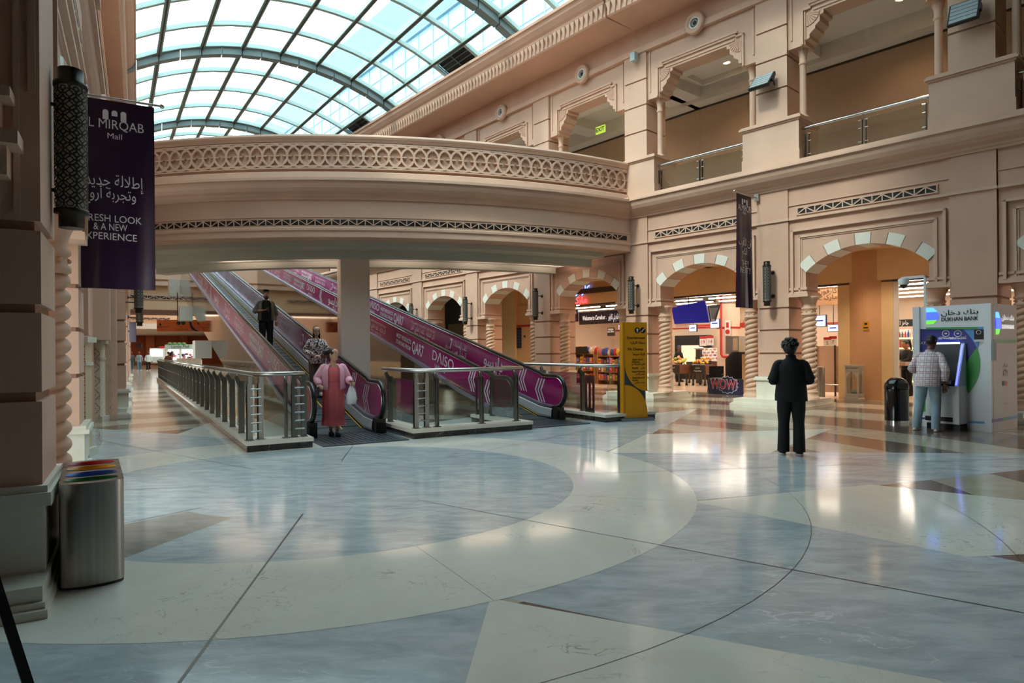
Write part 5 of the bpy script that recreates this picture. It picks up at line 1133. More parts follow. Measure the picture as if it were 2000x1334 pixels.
bot_p = [(-w+.03, .06), (w, .06), (w, .14)]+arcq(-w+.03, .14, 2*w-.03, .62, 0, 90)
b = MB(); b.prism(top_p, 'y', -.065, -.04, SY); b.build('upper_panel', t); b = MB(); b.prism(bot_p, 'y', -.065, -.04, SY); b.build('lower_panel', t)
one('back_panel', t, 'box', -w-.02, -w+.02, -.06, .07, .06, H, SY)
b = MB(); Y = -.068; L = -w+.06
for x in (w-.23, w-.1):
    b.lathe([(.062, 0), (.062, .004)], BLACK, n=20, T=Matrix.Translation((x, Y+.003, H-.17)) @ Matrix.Rotation(PI/2, 4, 'X'))
x = w-.23; b.prism([(x-.012, H-.21), (x+.012, H-.21), (x+.012, H-.16), (x+.035, H-.17), (x, H-.125), (x-.035, H-.17), (x-.012, H-.16)], 'y', Y-.004, Y-.002, WHITEP)
x = w-.1; b.prism([(x-.04, H-.2), (x-.015, H-.2), (x+.02, H-.15), (x+.04, H-.15), (x+.04, H-.135), (x+.012, H-.135), (x-.022, H-.185), (x-.04, H-.185)], 'y', Y-.004, Y-.002, WHITEP)
for s, z, sz, ww, al in (('Entertainment', .33, .085, w*1.55, 1), ('منطقة الترفيه', .43, .085, w*1.25, 1), ('Flik Cinemas', .57, .085, w*1.3, -1), ('فليك سينما', .67, .085, w*1.05, 1), ('Alghali Oud &', .79, .05, w*.9, 0), ('Perfume', .84, .05, w*.6, -.35), ('الغالي للعود والعطور', .885, .05, w*1.15, 1), ('Banani', .965, .05, w*.5, -.35), ('بناني', .965, .05, w*.4, 1), ('Rasasi Perfumes', 1.045, .05, w*1.1, 0), ('رصاصي للعطور', 1.095, .05, w*.8, 1), ('Abdul Samad Al', 1.175, .05, w*1.05, 0), ('Qurashi', 1.225, .05, w*.5, -.35), ('عبد الصمد القرشي', 1.275, .05, w*.9, 1)):
    xx = {1: w-.05-ww/2, 0: -w+.2+ww/2, -1: -w+.1+ww/2, -.35: -w+.2+ww/2}[al]
    text(b, s, XZ(xx, Y, H-z), sz, INK, wid=ww, bold=.0015)
b.build('lettering', t)

# ================================================================ banners
BAN = mat('purple_satin', '2a1536', .33, var=.1, scale=2); BANW = mat('banner_print', 'f2eff6', .6)
def arches(b, T, s):
    for i, (h) in enumerate((1, .72, 1)):
        x = (i-1)*.4*s; pts = [(x-.13*s, -.2*s if i != 1 else .02*s), (x+.13*s, -.2*s if i != 1 else .02*s)]+[(x+.13*s*math.cos(PI*k/8), .2*s+.12*s*math.sin(PI*k/8)) for k in range(9)]
        b.add([(p, q, 0) for p, q in pts], [tuple(range(len(pts)))], BANW, False, T)
def banner(F, x, yo, wid, z1, z0, label, rows, waves, logo, sd=-1):
    # cloth hangs from a pole that stands out of the wall (local -y)
    t = thing('hanging_banner', label, 'banner'); t.matrix_world = F @ Matrix.Translation((x, yo, 0))
    def cl(u, v):                              # u across from the wall outwards, v down
        return (.05*math.sin(u*9+v*2)*v*waves+.02*math.sin(u*17)*v*waves, -u*wid, z1-(z1-z0)*v)
    b = MB(); n, m = 24, 16; vs = [cl(i/n, j/m) for j in range(m+1) for i in range(n+1)]
    b.add(vs, [(j*(n+1)+i, (j+1)*(n+1)+i, (j+1)*(n+1)+i+1, j*(n+1)+i+1) for j in range(m) for i in range(n)], BAN, True); b.build('cloth', t)
    b = MB(); b.tube([(0, .35, z1+.03), (0, -wid-.07, z1+.03)], .016, STEEL, 8); b.ell((0, -wid-.09, z1+.03), (.03, .03, .03), CHROME, 10, 6); b.box(-.06, .06, .25, .3, z1-.06, z1+.12, STEEL); b.build('pole', t)
    b = MB()
    for s, u, v, sz, ww in rows:
        vs, fs = textmesh(s, sz, 'CENTER', 0, 0)
        if not vs: continue
        a0 = min(p[0] for p in vs); a1 = max(p[0] for p in vs); k = ww/(a1-a0)
        b.add([(lambda c: (c[0]+sd*.012, c[1], c[2]))(cl(u-sd*p[0]*k/wid, v-p[1]/(z1-z0))) for p in vs], fs, BANW)
    T = face((sd*.02, -logo[0]*wid, z1-(z1-z0)*logo[1]), (0, sd, 0), (0, 0, 1)); arches(b, T, logo[2]); b.build('print', t)
    return t
# near-left banner: seen from its -x side, words run outwards from the wall
pw = lp(FL, 290, 400, -.68)
zt, zb = 1.5+(691-192)/1268*8.05, 1.5+(690-562)/1268*8.05
banner(FL, 4.62, .15, .87, zt, zb, 'purple satin banner with white lettering hanging on the left wall', [('AL MIRQAB', .47, .13, .165, .69), ('Mall', .5, .19, .1, .155), ('إطلالة جديدة', .46, .43, .2, .68), ('وتجربة أروع', .44, .50, .19, .56), ('REFRESH LOOK', .40, .63, .125, .74), ('& A NEW', .44, .675, .125, .36), ('EXPERIENCE', .42, .725, .125, .60)], .35, (.5, .085, .24))
b = MB(); b.box(-.05, .05, -.11, 0, -.02, .06, WHITEP); b.box(-.08, .08, -.02, .0, -.14, .12, WHITEP); o = b.build('wall_bracket'); put(o, FL, .95, .0, 2.72); tag(o, 'white metal wall bracket behind the large left lantern', 'bracket')
z1, z0 = 1.5+(680-380)/1268*16.4, 1.5+(680-600)/1268*16.4
t = banner(FN, -1.5, -.35, .75, z1, z0, 'dark purple banner on the middle pier of the right wall', [('ALMIRQB', .5, .12, .22, .62), ('Mall', .5, .16, .1, .15), ('ان الأقرب', .5, .42, .26, .6), ('لكم', .5, .5, .24, .3), ('THE!', .5, .61, .22, .4), ('NEXT!', .5, .67, .22, .5)], .6, (.5, .07, .28), 1)
b = MB(); b.prism([(-.02, z0+.0), (-.4, z0+.02), (-.48, z0+.6), (-.36, z0+1.0), (-.2, z0+1.1), (-.05, z0+.9)], 'x', -.03, -.02, mat('banner_white', 'c9c6d6', .6)); b.build('white_corner', t)

# ================================================================ left side
# recycling station
q = G(180, 1163); t = thing('recycling_bin', 'long brushed steel recycling bin with four coloured openings by the left pier', 'bin')
zt = .675
p0 = G(120, 1146); p1 = G(241, 1138); wb = (p1-p0).length/2-.005; mid = (p0+p1)/2
t.matrix_world = frame(mid, 120-90+3) ; Lb = .92
def stad(x, r, L, n=16): return [(-r*math.cos(PI*i/n)*1.0, -r*.42*math.sin(PI*i/n)) for i in range(n+1)]+[(r*math.cos(PI*i/n), L+r*.42*math.sin(PI*i/n)) for i in range(n+1)]
BS = mat('bin_steel', 'a09a92', .3, 1., var=.12, scale=9, aniso=(3, 3, .02))
q = stad(0, wb, Lb); b = MB(); n = len(q)
b.add([(x, y, z) for z in (.02, zt) for x, y in q], [(i, (i+1) % n, n+(i+1) % n, n+i) for i in range(n)], BS, True); b.build('body', t)
one('base_skirt', t, 'prism', stad(0, wb*.98, Lb), 'z', 0, .02, BLACK)
OY = [.03+i*.275 for i in range(4)]; ED = [0]+[(OY[i]+OY[i+1])/2 for i in range(3)]+[Lb]; ERX, ERY = wb*.84, .105
b = MB(); b.poly([(x, y, zt) for x, y in q[:17]], BS); b.poly([(x, y, zt) for x, y in q[17:]], BS)
def cell(y0, y1, cyy, ry):
    N = 40; inner = []; outer = []
    for i in range(N):
        a = 2*PI*i/N; c, s_ = math.cos(a), math.sin(a); inner.append((ERX*c, cyy+ry*s_, zt))
        hx, hy = wb, (y1-cyy) if s_ > 0 else (cyy-y0); k = min(hx/max(abs(c), 1e-6), hy/max(abs(s_), 1e-6)); outer.append((c*k, cyy+s_*k, zt))
    b.loft([outer, inner], BS, True, False, False)
CY = [(ED[i]+ED[i+1])/2 for i in range(4)]
for i in range(4): cell(ED[i], ED[i+1], CY[i], min(.1, (ED[i+1]-ED[i])/2-.012))
b.build('top_plate', t)
for i, c in enumerate(('17894a', '2a66c0', 'e0a01c', 'b01f2e')):
    ry = min(.1, (ED[i+1]-ED[i])/2-.012); b = MB(); N = 36; R = []
    for k, zz in ((1.02, zt+.003), (.985, zt+.003), (.95, zt-.06), (.9, zt-.12)): R.append([(ERX*k*math.cos(2*PI*j/N), CY[i]+ry*k*math.sin(2*PI*j/N), zz) for j in range(N)])
    b.loft(R, mat('bin_'+c, c, .3), True, False); b.add(R[3], [tuple(range(N))], BLACK); tag(b.build('opening_ring', t), ['green opening ring', 'blue opening ring', 'yellow opening ring', 'red opening ring'][i])
# mosaic pillars
def mosaic(name, label, base, rot, w, h, dark):
    t = thing(name, label, 'pillar'); t.matrix_world = frame(base, rot)
    TL = mat('mosaic_ground_d' if dark else 'mosaic_ground', 'd6c19e' if dark else 'ece4d0', .45); TB = mat('mosaic_brown', '6d3f28', .45); TK = mat('mosaic_dark', '3b2a22', .5)
    one('base_block', t, 'box', -w/2-.06, w/2+.06, -.06, w+.06, 0, .12, PLW); one('shaft', t, 'box', -w/2, w/2, 0, w, .12, h-.08, TL)
    one('cap', t, 'box', -w/2-.05, w/2+.05, -.05, w+.05, h-.08, h, PLW); one('band', t, 'box', -w/2-.015, w/2+.015, -.015, w+.015, h*.76, h*.79, PLW)
    b = MB(); s = w/13; n = int((h-.25)/s)
    for F2 in (Matrix.Identity(4), Matrix.Translation((w/2, w/2, 0)) @ Matrix.Rotation(PI/2, 4, 'Z') @ Matrix.Translation((0, -w/2+.0, 0)) @ Matrix.Translation((0, 0, 0))):
        for j in range(n):
            for i in range(13):
                a, c = i-6, (j % 14)-7
                m = None
                if (abs(a)+abs(c)) in (7,): m = TK if not dark else TB
                if abs(a)+abs(c) <= 2 and (j//14) % 1 == 0: m = TB
                if abs(a)+abs(c) == 0: m = mat('mosaic_gold', 'c08a3a', .4)
                if dark and abs(a)+abs(c) in (4, 10): m = TB
                if m: b.add([(-w/2+i*s+.1*s, -.003, .14+j*s+.1*s), (-w/2+i*s+.9*s, -.003, .14+j*s+.1*s), (-w/2+i*s+.9*s, -.003, .14+j*s+.9*s), (-w/2+i*s+.1*s, -.003, .14+j*s+.9*s)], [(0, 1, 2, 3)], m, False, F2)
    b.build('mosaic_tiles', t); return t
pA = FL @ Vector((6.4, .27, 0)); mosaic('mosaic_pillar', 'brown patterned mosaic pillar on the left, nearer to the steel bin', pA, 15, .26, 1.75, True)
pB = G(197, 824)+Vector((-.12, -.07, 0)); mosaic('mosaic_pillar', 'pale patterned mosaic pillar with brown rosettes farther along the left wall', pB, 12, .28, 1.80, False)
# dark easel leg in the corner
b = MB(); p = D(-130, 760, 2.75); q = G(74, 1396, .0); d = (p-q).normalized(); b.tube([q, p], .026, BLACK, 4, smooth=False); o = b.build('easel_stand'); tag(o, 'dark slanted leg of an easel stand in the bottom left corner', 'easel')

# ================================================================ far end of the passage
FSTONE = mat('far_stone', 'd8b795', .8); FOR = mat('far_terracotta', 'b5643c', .7)
def fbox(name, *a, m=FSTONE):
    mb = MB(); mb.box(*a, m); o = struct(mb.build(name)); o.matrix_world = FE; return o
fbox('wall_far_bridge', -8, 14, 34.5, 39, 4.15, 6.0); fbox('ceiling_far_bridge', -8, 14, 34.4, 39, 4.05, 4.15, m=mat('far_soffit', '7d5140', .8)); fbox('trim_7', -8, 14, 34.1, 34.5, 5.6, 5.85, m=STONE2); fbox('trim_8', -8, 14, 34.3, 34.5, 6.0, 7.1, m=STONE2)
fbox('wall_far_second', -8, 14, 62, 63, 4.2, 6.5); fbox('ceiling_far', -8, 14, 62, 92, 3.9, 4.05, m=PLASTER); fbox('trim_9', -8, 14, 61.8, 62, 3.9, 4.4, m=PLASTER)
fbox('wall_far_end', -10, 14, 90, 90.3, 0, 4.2, m=FOR)
for i, x in enumerate((-6.4, -3.4, 1.0, 5.0)): fbox('wall_far_pier', x, x+1.0, 88.8, 90, 0, 4.0, m=FOR)
fbox('wall_far_upper', -9, 14, 68.2, 68.5, 4.2, 12.5)
fbox('wall_right_passage', 11, 11.4, 30, 92, 0, 12); fbox('wall_right_upper', 9.5, 11, 30, 92, 6.0, 12.2)
mb = MB(); mb.box(26, 95, .25, .7, 0, 12, STONE); s = struct(mb.build('wall_left_far')); s.matrix_world = FL
for i, (v, lab) in enumerate(((34.45, 'lattice vent strip on the first bridge across the far passage'), (61.95, 'lattice vent strip on the second bridge deep in the passage'))): grille(FE, -2.5, 4.4, 4.9, lab, n=26); o = [x for x in bpy.data.objects if x.get('label') == lab][0]; o.matrix_world = FE @ Matrix.Translation((-2.0, v, 4.9)) @ Matrix.Diagonal((1, 1, 1.3, 1))
for i in range(3): downlight(FE, -4+i*3.2, 66, 3.895, ['left one of three ceiling lamps at the far end of the passage', 'middle one of three ceiling lamps at the far end of the passage', 'right one of three ceiling lamps at the far end of the passage'][i], r=.22, power=0)
arealight(FE, -1, 76, 3.8, 8, 20, 420, (1, .85, .7), 'passage_light'); arealight(FE, -1, 37, 4.0, 6, 2, 60, (1, .8, .6), 'passage_light')
# stalls at the far end
def farbox(px0, py0, px1, py1, dep, th, m, b):
    a, c = D(px0, py0, dep), D(px1, py1, dep); b.box(min(a.x, c.x), max(a.x, c.x), dep, dep+th, max(0, min(a.z, c.z)), max(a.z, c.z), m)
BRT = mat('lit_display', 'f2f0f0', .5, emit='ffffff', es=1.1); PALE = mat('stall_green', 'b9d2c6', .5)
t = thing('mall_stall', 'brightly lit white stall with a pale green name board at the far end', 'stall')
b = MB(); farbox(322, 673, 384, 682, 58, .2, PALE, b); b.build('name_board', t)
b = MB(); p = D(352, 677, 57.95); text(b, 'Lamza Mall', face(p, (1, 0, 0), (0, 0, 1)), .38, INK, wid=1.6); b.build('lettering', t)
b = MB(); farbox(322, 682, 326, 722, 58, .2, WHITEP, b); farbox(380, 682, 384, 722, 58, .2, WHITEP, b); farbox(350, 682, 353, 722, 58, .2, WHITEP, b); b.build('posts', t)
b = MB(); farbox(322, 703, 384, 722, 57.6, 1, WHITEP, b); b.build('counter', t); b = MB(); farbox(326, 682, 380, 703, 60, .2, BRT, b); b.build('lit_backwall', t)
for i in range(16):
    b = MB(); x = 328+random.random()*50; y = 685+random.random()*13; farbox(x, y, x+2+random.random()*4, y+2.5+random.random()*4, 59, .3, random.choice([BLACK, PC[6], PC[7], KNAVY, PC[0], PC[3]]), b); b.build('goods', t)
for i in range(4): b = MB(); p = D(332+i*9, 671.5, 58.1); b.ell(p, (.22, .2, .12), mat('plant_green', '4f8a45', .6), 8, 5); b.build('top_plant', t)
t = thing('mall_stall', 'pale stall with a red and white sign left of the name board stall', 'stall')
b = MB(); farbox(292, 680, 318, 708, 62, .6, mat('pale_aqua', 'c9dcd8', .5), b); b.build('stall_body', t); b = MB(); farbox(293, 683, 317, 696, 61.9, .1, BRT, b); b.build('lit_front', t); b = MB(); farbox(311, 676, 321, 680, 61.8, .1, REDP, b); b.build('red_sign', t)
b = MB(); farbox(294, 672, 321, 690, 88.7, .1, BRT, b); b.build('shop_window').name = 'window_1'; struct(bpy.data.objects['window_1'])
b = MB(); farbox(266, 671, 276, 679, 60, .2, BLACK, b); o = b.build('hanging_sign_box'); o.name = 'hanging_sign'; tag(o, 'small black hanging sign with yellow lettering deep in the passage', 'sign')
for px0, py0, px1, py1, d, lab in ((345, 700, 363, 709, 45, 'left white display counter behind the long railing'), (365, 699, 382, 709, 44.5, 'right white display counter behind the long railing')):
    b = MB(); farbox(px0, py0, px1, py1+5, d, .8, WHITEP, b); o = b.build('display_counter'); tag(o, lab, 'counter')
b = MB(); a = D(305, 697, 41); 
b.lathe([(.05, .72), (.5, .74), (.5, .77), (.05, .78)], mat('table_grey', '8c968f', .4), n=20, c=(-27.2, 50)); b.lathe([(.05, 0), (.05, .74)], DSTEEL, n=8, c=(-27.2, 50)); o = b.build('round_table'); tag(o, 'round grey table behind the far end of the long railing', 'table')
# orange overhead direction sign
SO = mat('sign_orange', 'b84e18', .45, emit='c4561a', es=.05)
t = thing('overhead_sign', 'wide orange overhead direction sign with black symbols in the left passage', 'sign'); a, c = D(309, 625, 33), D(399, 647, 33); cx = (a.x+c.x)/2; w = (c.x-a.x)/2; h = (a.z-c.z)/2
t.matrix_world = frame((cx, 33, 0), 8) @ Matrix.Translation((0, 0, (a.z+c.z)/2))
one('board', t, 'box', -w, w, 0, .12, -h, h, SO); b = MB(); b.tube([(-.2, .06, h), (-.2, .06, h+1.4)], .02, BLACK, 5); b.tube([(w*.8, .06, h), (w*.8, .06, h+1.4)], .02, BLACK, 5); b.build('hanger', t)
b = MB()
b.prism([(-w*.9, .05), (-w*.86, .02), (-w*.86, -.05), (-w*.84, -.05), (-w*.84, .02), (-w*.8, .05), (-w*.85, .16)], 'y', -.01, 0, BLACK)
for x in (-.12, .1, w*.75): b.lathe([(.1, 0), (.1, .01)], BLACK, n=14, T=Matrix.Translation((x, 0, h*.45)) @ Matrix.Rotation(PI/2, 4, 'X'))
for s, x, z in (('Entertainment', -w*.75, -.06), ('الترفيه', -w*.75, -.18), ('Exit', 0, -.06), ('Ground Parking', 0, -.18), ('Lifts', w*.75, -.06)): text(b, s, XZ(x, -.01, z), .1, BLACK)
b.prism([(w*.3, h), (w*.4, h), (w*.45, .0), (w*.6, -h*.7), (w*.75, -h), (w*.6, -h), (w*.42, -h*.6), (w*.36, 0)], 'y', -.012, 0, BLACK); b.build('symbols', t)
t = thing('hanging_banner', 'narrow dark purple banner far down the left wall', 'banner'); b = MB(); p = FL @ Vector((23, -.75, 0)); a, c = D(251, 629, 24.5), D(265, 668, 24.5); b.box(-.15, .15, -.01, .01, c.z, a.z, BAN); o = b.build('cloth', t); t.matrix_world = Matrix.Translation(((a.x+c.x)/2, 24.5, 0))
one('pole', t, 'tube', [(.2, 0, a.z), (-.6, .25, a.z)], .012, BLACK, 5)
# ================================================================ people
SKIN = {k: mat('skin_'+k, c, .55) for k, c in (('fair', 'c99b80'), ('tan', 'a87857'), ('brown', '6b4632'), ('dark', '4a3024'))}
HAIRM = mat('black_hair', '120f0e', .5, bump=.4, bscale=60); HAIRB = mat('brown_hair', '2e1a14', .5, bump=.4, bscale=60)
SHOEW = mat('shoe_white', 'c9c3ba', .5); EYE = mat('eye_dark', '15100d', .3); LIP = mat('lip', '8c4a44', .5)
def skin_geo(P, E, root):                      # grow one continuous surface around a skeleton
    names = list(P); me = bpy.data.meshes.new('skeleton'); me.from_pydata([P[n][0] for n in names], [(names.index(a), names.index(c)) for a, c in E], [])
    o = bpy.data.objects.new('skeleton', me); COL.objects.link(o); md = o.modifiers.new('skin', 'SKIN'); md.use_smooth_shade = True
    for i, n in enumerate(names):
        r = P[n][1]; sv = me.skin_vertices[0].data[i]; sv.radius = r if isinstance(r, tuple) else (r, r); sv.use_root = n == root
    ss = o.modifiers.new('sub', 'SUBSURF'); ss.levels = 2; ss.render_levels = 2
    bpy.context.view_layer.update(); m2 = bpy.data.meshes.new_from_object(o.evaluated_get(bpy.context.evaluated_depsgraph_get()))
    vs = [tuple(v.co) for v in m2.vertices]; fs = [tuple(p.vertices) for p in m2.polygons]
    bpy.data.objects.remove(o); bpy.data.meshes.remove(me); bpy.data.meshes.remove(m2); return vs, fs
def smooth_path(pts, rs, k=4):
    P = [Vector(p) for p in pts]; out = []; ro = []
    for i in range(len(P)-1):
        a = P[max(i-1, 0)]; b_, c = P[i], P[i+1]; d = P[min(i+2, len(P)-1)]
        for j in range(k):
            t = j/k; out.append(.5*((2*b_)+(c-a)*t+(2*a-5*b_+4*c-d)*t*t+(3*b_-a-3*c+d)*t**3)); ro.append(rs[i]*(1-t)+rs[i+1]*t)
    return out+[P[-1]], ro+[rs[-1]]
def limb(b, pts, rs, m, n=12, k=4): p, r = smooth_path(pts, rs, k); b.tube(p, r, m, n)
def torso(b, rings, m, n=22, fold=0.):
    R = []
    for q, (z, cx, cy, rx, ry) in enumerate(rings):
        R.append([(cx+rx*math.cos(2*PI*i/n)*(1+fold*math.sin(i*2.7+q)), cy+ry*math.sin(2*PI*i/n)*(1+fold*math.cos(i*3.1+q*.7)), z) for i in range(n)])
    b.loft(R, m)
def hand(b, w, d, side, m, s=1., curl=.5, spread=0.):
    # w wrist point, d direction of the hand; five fingers, thumb on the inner side
    d = Vector(d).normalized(); up = Vector((0, 0, 1)) if abs(d.z) < .8 else Vector((0, -1, 0)); x = d.cross(up).normalized(); nrm = x.cross(d)
    w = Vector(w); pc = w+d*.05*s
    q = d.to_track_quat('Y', 'Z').to_matrix().to_4x4()
    b.ell((0, 0, 0), (.036*s, .052*s, .017*s), m, 10, 6, T=Matrix.Translation(pc) @ face((0, 0, 0), x, d))
    for i, ln in enumerate((.066, .078, .073, .056)):
        base = w+d*.088*s+x*(i-1.5)*.019*s; t = Vector(base); P = [t]
        for j, f in enumerate((.45, .32, .25)):
            a = curl*(j+.6)*.75; t = t+(d*math.cos(a)-nrm*math.sin(a)*1)*ln*f*1.1*s; P.append(t)
        b.tube(P, [.0095*s, .009*s, .008*s, .006*s], m, 6)
    th = w+d*.03*s+x*side*.03*s; b.tube([th, th+(d*.6+x*side*.8).normalized()*.032*s-nrm*.006*s, th+(d*.9+x*side*.45).normalized()*.06*s-nrm*.02*s], [.012*s, .011*s, .008*s], m, 6)
def head(b, c, s, m, yaw=0., pitch=0.):
    T = Matrix.Translation(c) @ Matrix.Rotation(yaw, 4, 'Z') @ Matrix.Rotation(pitch, 4, 'X') @ Matrix.Scale(s, 4)
    prof = [(.0, .03, .03, -.045), (.012, .046, .05, -.035), (.04, .06, .075, -.018), (.07, .067, .086, -.008), (.10, .072, .092, -.002), (.125, .074, .096, 0), (.15, .077, .099, .003), (.18, .077, .099, .006), (.205, .068, .088, .01), (.225, .047, .062, .012), (.236, .015, .02, .012)]
    n = 18; R = [[(rx*math.cos(2*PI*i/n), cy+ry*math.sin(2*PI*i/n), z) for i in range(n)] for z, rx, ry, cy in prof]
    b.loft(R, m, T=T)
    b.loft([[(-.009, -.095, .13), (.009, -.095, .13), (.005, -.088, .14), (-.005, -.088, .14)], [(-.016, -.088, .085), (.016, -.088, .085), (.007, -.122, .09), (-.007, -.122, .09)], [(-.014, -.085, .078), (.014, -.085, .078), (.006, -.108, .08), (-.006, -.108, .08)]], m, T=T)
    for sd in (-1, 1): b.ell((sd*.077, .01, .115), (.01, .022, .032), m, 8, 6, T)
    return T
def face_parts(t, T, lips=LIP, brow=HAIRM, beard=None):
    b = MB()
    for sd in (-1, 1): b.ell((sd*.031, -.088, .125), (.014, .008, .008), mat('eye_white', 'd8d0c8', .3), 8, 6, T); b.ell((sd*.031, -.0945, .125), (.007, .003, .007), EYE, 8, 6, T)
    b.build('eyes', t); b = MB()
    for sd in (-1, 1): b.ell((sd*.032, -.091, .146), (.02, .006, .004), brow, 8, 5, T)
    b.build('eyebrows', t); b = MB(); b.ell((0, -.088, .052), (.022, .009, .008), lips, 10, 6, T); b.build('mouth', t)
    if beard:
        b = MB(); n = 14; b.loft([[(r*math.cos(PI+PI*i/n), y0+q*math.sin(PI+PI*i/n), z) for i in range(n+1)] for z, r, q, y0 in ((-.03, .03, .03, -.05), (-.012, .052, .06, -.035), (.02, .068, .082, -.018), (.045, .073, .085, -.014), (.08, .078, .06, -.0))], beard, closed=False, T=T)
        b.ell((0, -.1, .066), (.03, .01, .008), beard, 10, 5, T); b.build('beard', t)
def lerp(a, c, t): return Vector(a)*(1-t)+Vector(c)*t
def human(label, loc, rz, H, arms, legs, skin, yaw=0., pitch=0., wide=1., hold=None, handdir=((-.2, -.5, -.8), (.2, -.5, -.8)), curl=(.5, .5), lean=0.):
    """arms: (elbow, wrist) per side [right(-x), left(+x)]; legs: (knee, ankle) per side; in units of a 1.7 m figure facing -y"""
    k = H/1.7; t = thing('person', label, 'person'); t.location = loc; t.rotation_euler = (0, 0, rz); t.scale = (k, k, k)
    nk = Vector((0, lean*-.1+.01, 1.43)); hd = Vector((0, nk.y-.02-lean*.04, 1.465))
    P = {'pelvis': ((0, 0, .93), .115*wide), 'waist': ((0, -.0-lean*.03, 1.08), .105*wide), 'chest': ((0, -lean*.07, 1.26), .12*wide), 'neck0': ((0, -lean*.09+.01, 1.38), .06), 'neck': (tuple(nk), .05), 'skull': (tuple(hd+Vector((0, .01, .05))), .055)}
    E = [('pelvis', 'waist'), ('waist', 'chest'), ('chest', 'neck0'), ('neck0', 'neck'), ('neck', 'skull')]
    for i, sd in ((0, -1), (1, 1)):
        s = 'RL'[i]; sh = (sd*.16*wide, -lean*.08+.01, 1.335); el, wr = arms[i]; kn, an = legs[i]
        P['sh'+s] = (sh, .052); P['el'+s] = (el, .038); P['wr'+s] = (wr, .026)
        P['hip'+s] = ((sd*.09, 0, .86), .082); P['kn'+s] = (kn, .053); P['ca'+s] = (tuple(lerp(kn, an, .35)+Vector((0, .015, 0))), .05); P['an'+s] = (an, .032)
        toe = Vector(an)+Vector((sd*.02, -.14, -.045)); P['toe'+s] = (tuple(toe+Vector((0, .03, 0))), .024)
        E += [('chest', 'sh'+s), ('sh'+s, 'el'+s), ('el'+s, 'wr'+s), ('pelvis', 'hip'+s), ('hip'+s, 'kn'+s), ('kn'+s, 'ca'+s), ('ca'+s, 'an'+s), ('an'+s, 'toe'+s)]
    vs, fs = skin_geo(P, E, 'pelvis'); b = MB(); b.add(vs, fs, skin, True)
    for i, sd in ((0, -1), (1, 1)): hand(b, arms[i][1], handdir[i], -sd if True else sd, skin, 1., curl[i])
    T = head(b, hd, 1.0, skin, yaw, pitch); b.build('body', t); return t, P, T
def pos(P, n): return Vector(P[n][0])
def trousers(t, P, m, rk=(.1, .072, .075), wide=1., ank=0.02, name='trousers'):
    b = MB(); torso(b, [(.78, 0, 0, .13*wide, .11), (.84, 0, .005, .175*wide, .13), (.92, 0, .01, .18*wide, .135*wide), (1.0, 0, 0, .16*wide, .12*wide), (1.04, 0, 0, .15*wide, .115*wide)], m)
    for s, sd in (('R', -1), ('L', 1)):
        h, kn, an = pos(P, 'hip'+s), pos(P, 'kn'+s), pos(P, 'an'+s); e = an+Vector((0, .01, ank-.06))
        limb(b, [h+Vector((0, .01, .02)), lerp(h, kn, .5)+Vector((0, .0, 0)), kn, lerp(kn, e, .5)+Vector((0, .015, 0)), e], [rk[0], rk[0]*.95, rk[1], (rk[1]+rk[2])/2, rk[2]], m, 14)
    return b.build(name, t)
def shoes(t, P, m, sole=None, name='shoe', h=.0):
    for s, sd in (('R', -1), ('L', 1)):
        an = pos(P, 'an'+s); b = MB(); x, y = an.x+sd*.01, an.y; z = max(an.z-.075, 0)
        def rg(zz, k): return [(x+.052*k*math.cos(a)*(1 if math.sin(a) > -.2 else 1.05), y-.065+.15*k*math.sin(a), z+zz) for a in [2*PI*i/16 for i in range(16)]]
        b.loft([rg(0, 1.0), rg(.022, 1.02)], sole or m); b.loft([rg(.022, .98), rg(.06, .93), [(x+.045*math.cos(a), y-.02+.085*math.sin(a), z+.085) for a in [2*PI*i/16 for i in range(16)]]], m); b.build(name, t)
def top_garment(t, P, m, rings, sl, rs, name, hem=None, cuff=None):
    """torso rings plus sleeves running sl (0..2, 1 = elbow, 2 = wrist)"""
    b = MB(); torso(b, rings, m, fold=.012)
    for s in 'RL':
        sh, el, wr = pos(P, 'sh'+s), pos(P, 'el'+s), pos(P, 'wr'+s)
        inn = Vector((sh.x*.55, sh.y, sh.z+.015))
        pts = [inn, sh, lerp(sh, el, .5), el]; rr = [rs*.6, rs*.8, rs*.93, rs*.92]
        if sl > 1: pts += [lerp(el, wr, .5), lerp(el, wr, sl-1)]; rr += [rs*.85, rs*.75]
        else: pts[-1] = lerp(sh, el, sl); rr[-1] = rs*1.05
        limb(b, pts, rr, m, 12)
    return b.build(name, t)
TORSO = [(.80, 0, 0, .185, .14), (.95, 0, 0, .185, .14), (1.08, 0, -.005, .165, .125), (1.2, 0, -.01, .18, .135), (1.3, 0, 0, .185, .125), (1.37, 0, .01, .15, .09), (1.41, 0, .01, .075, .065)]
def sc(rings, kx, ky, z0=None): return [(z, x, y, rx*kx, ry*ky) for z, x, y, rx, ry in rings]
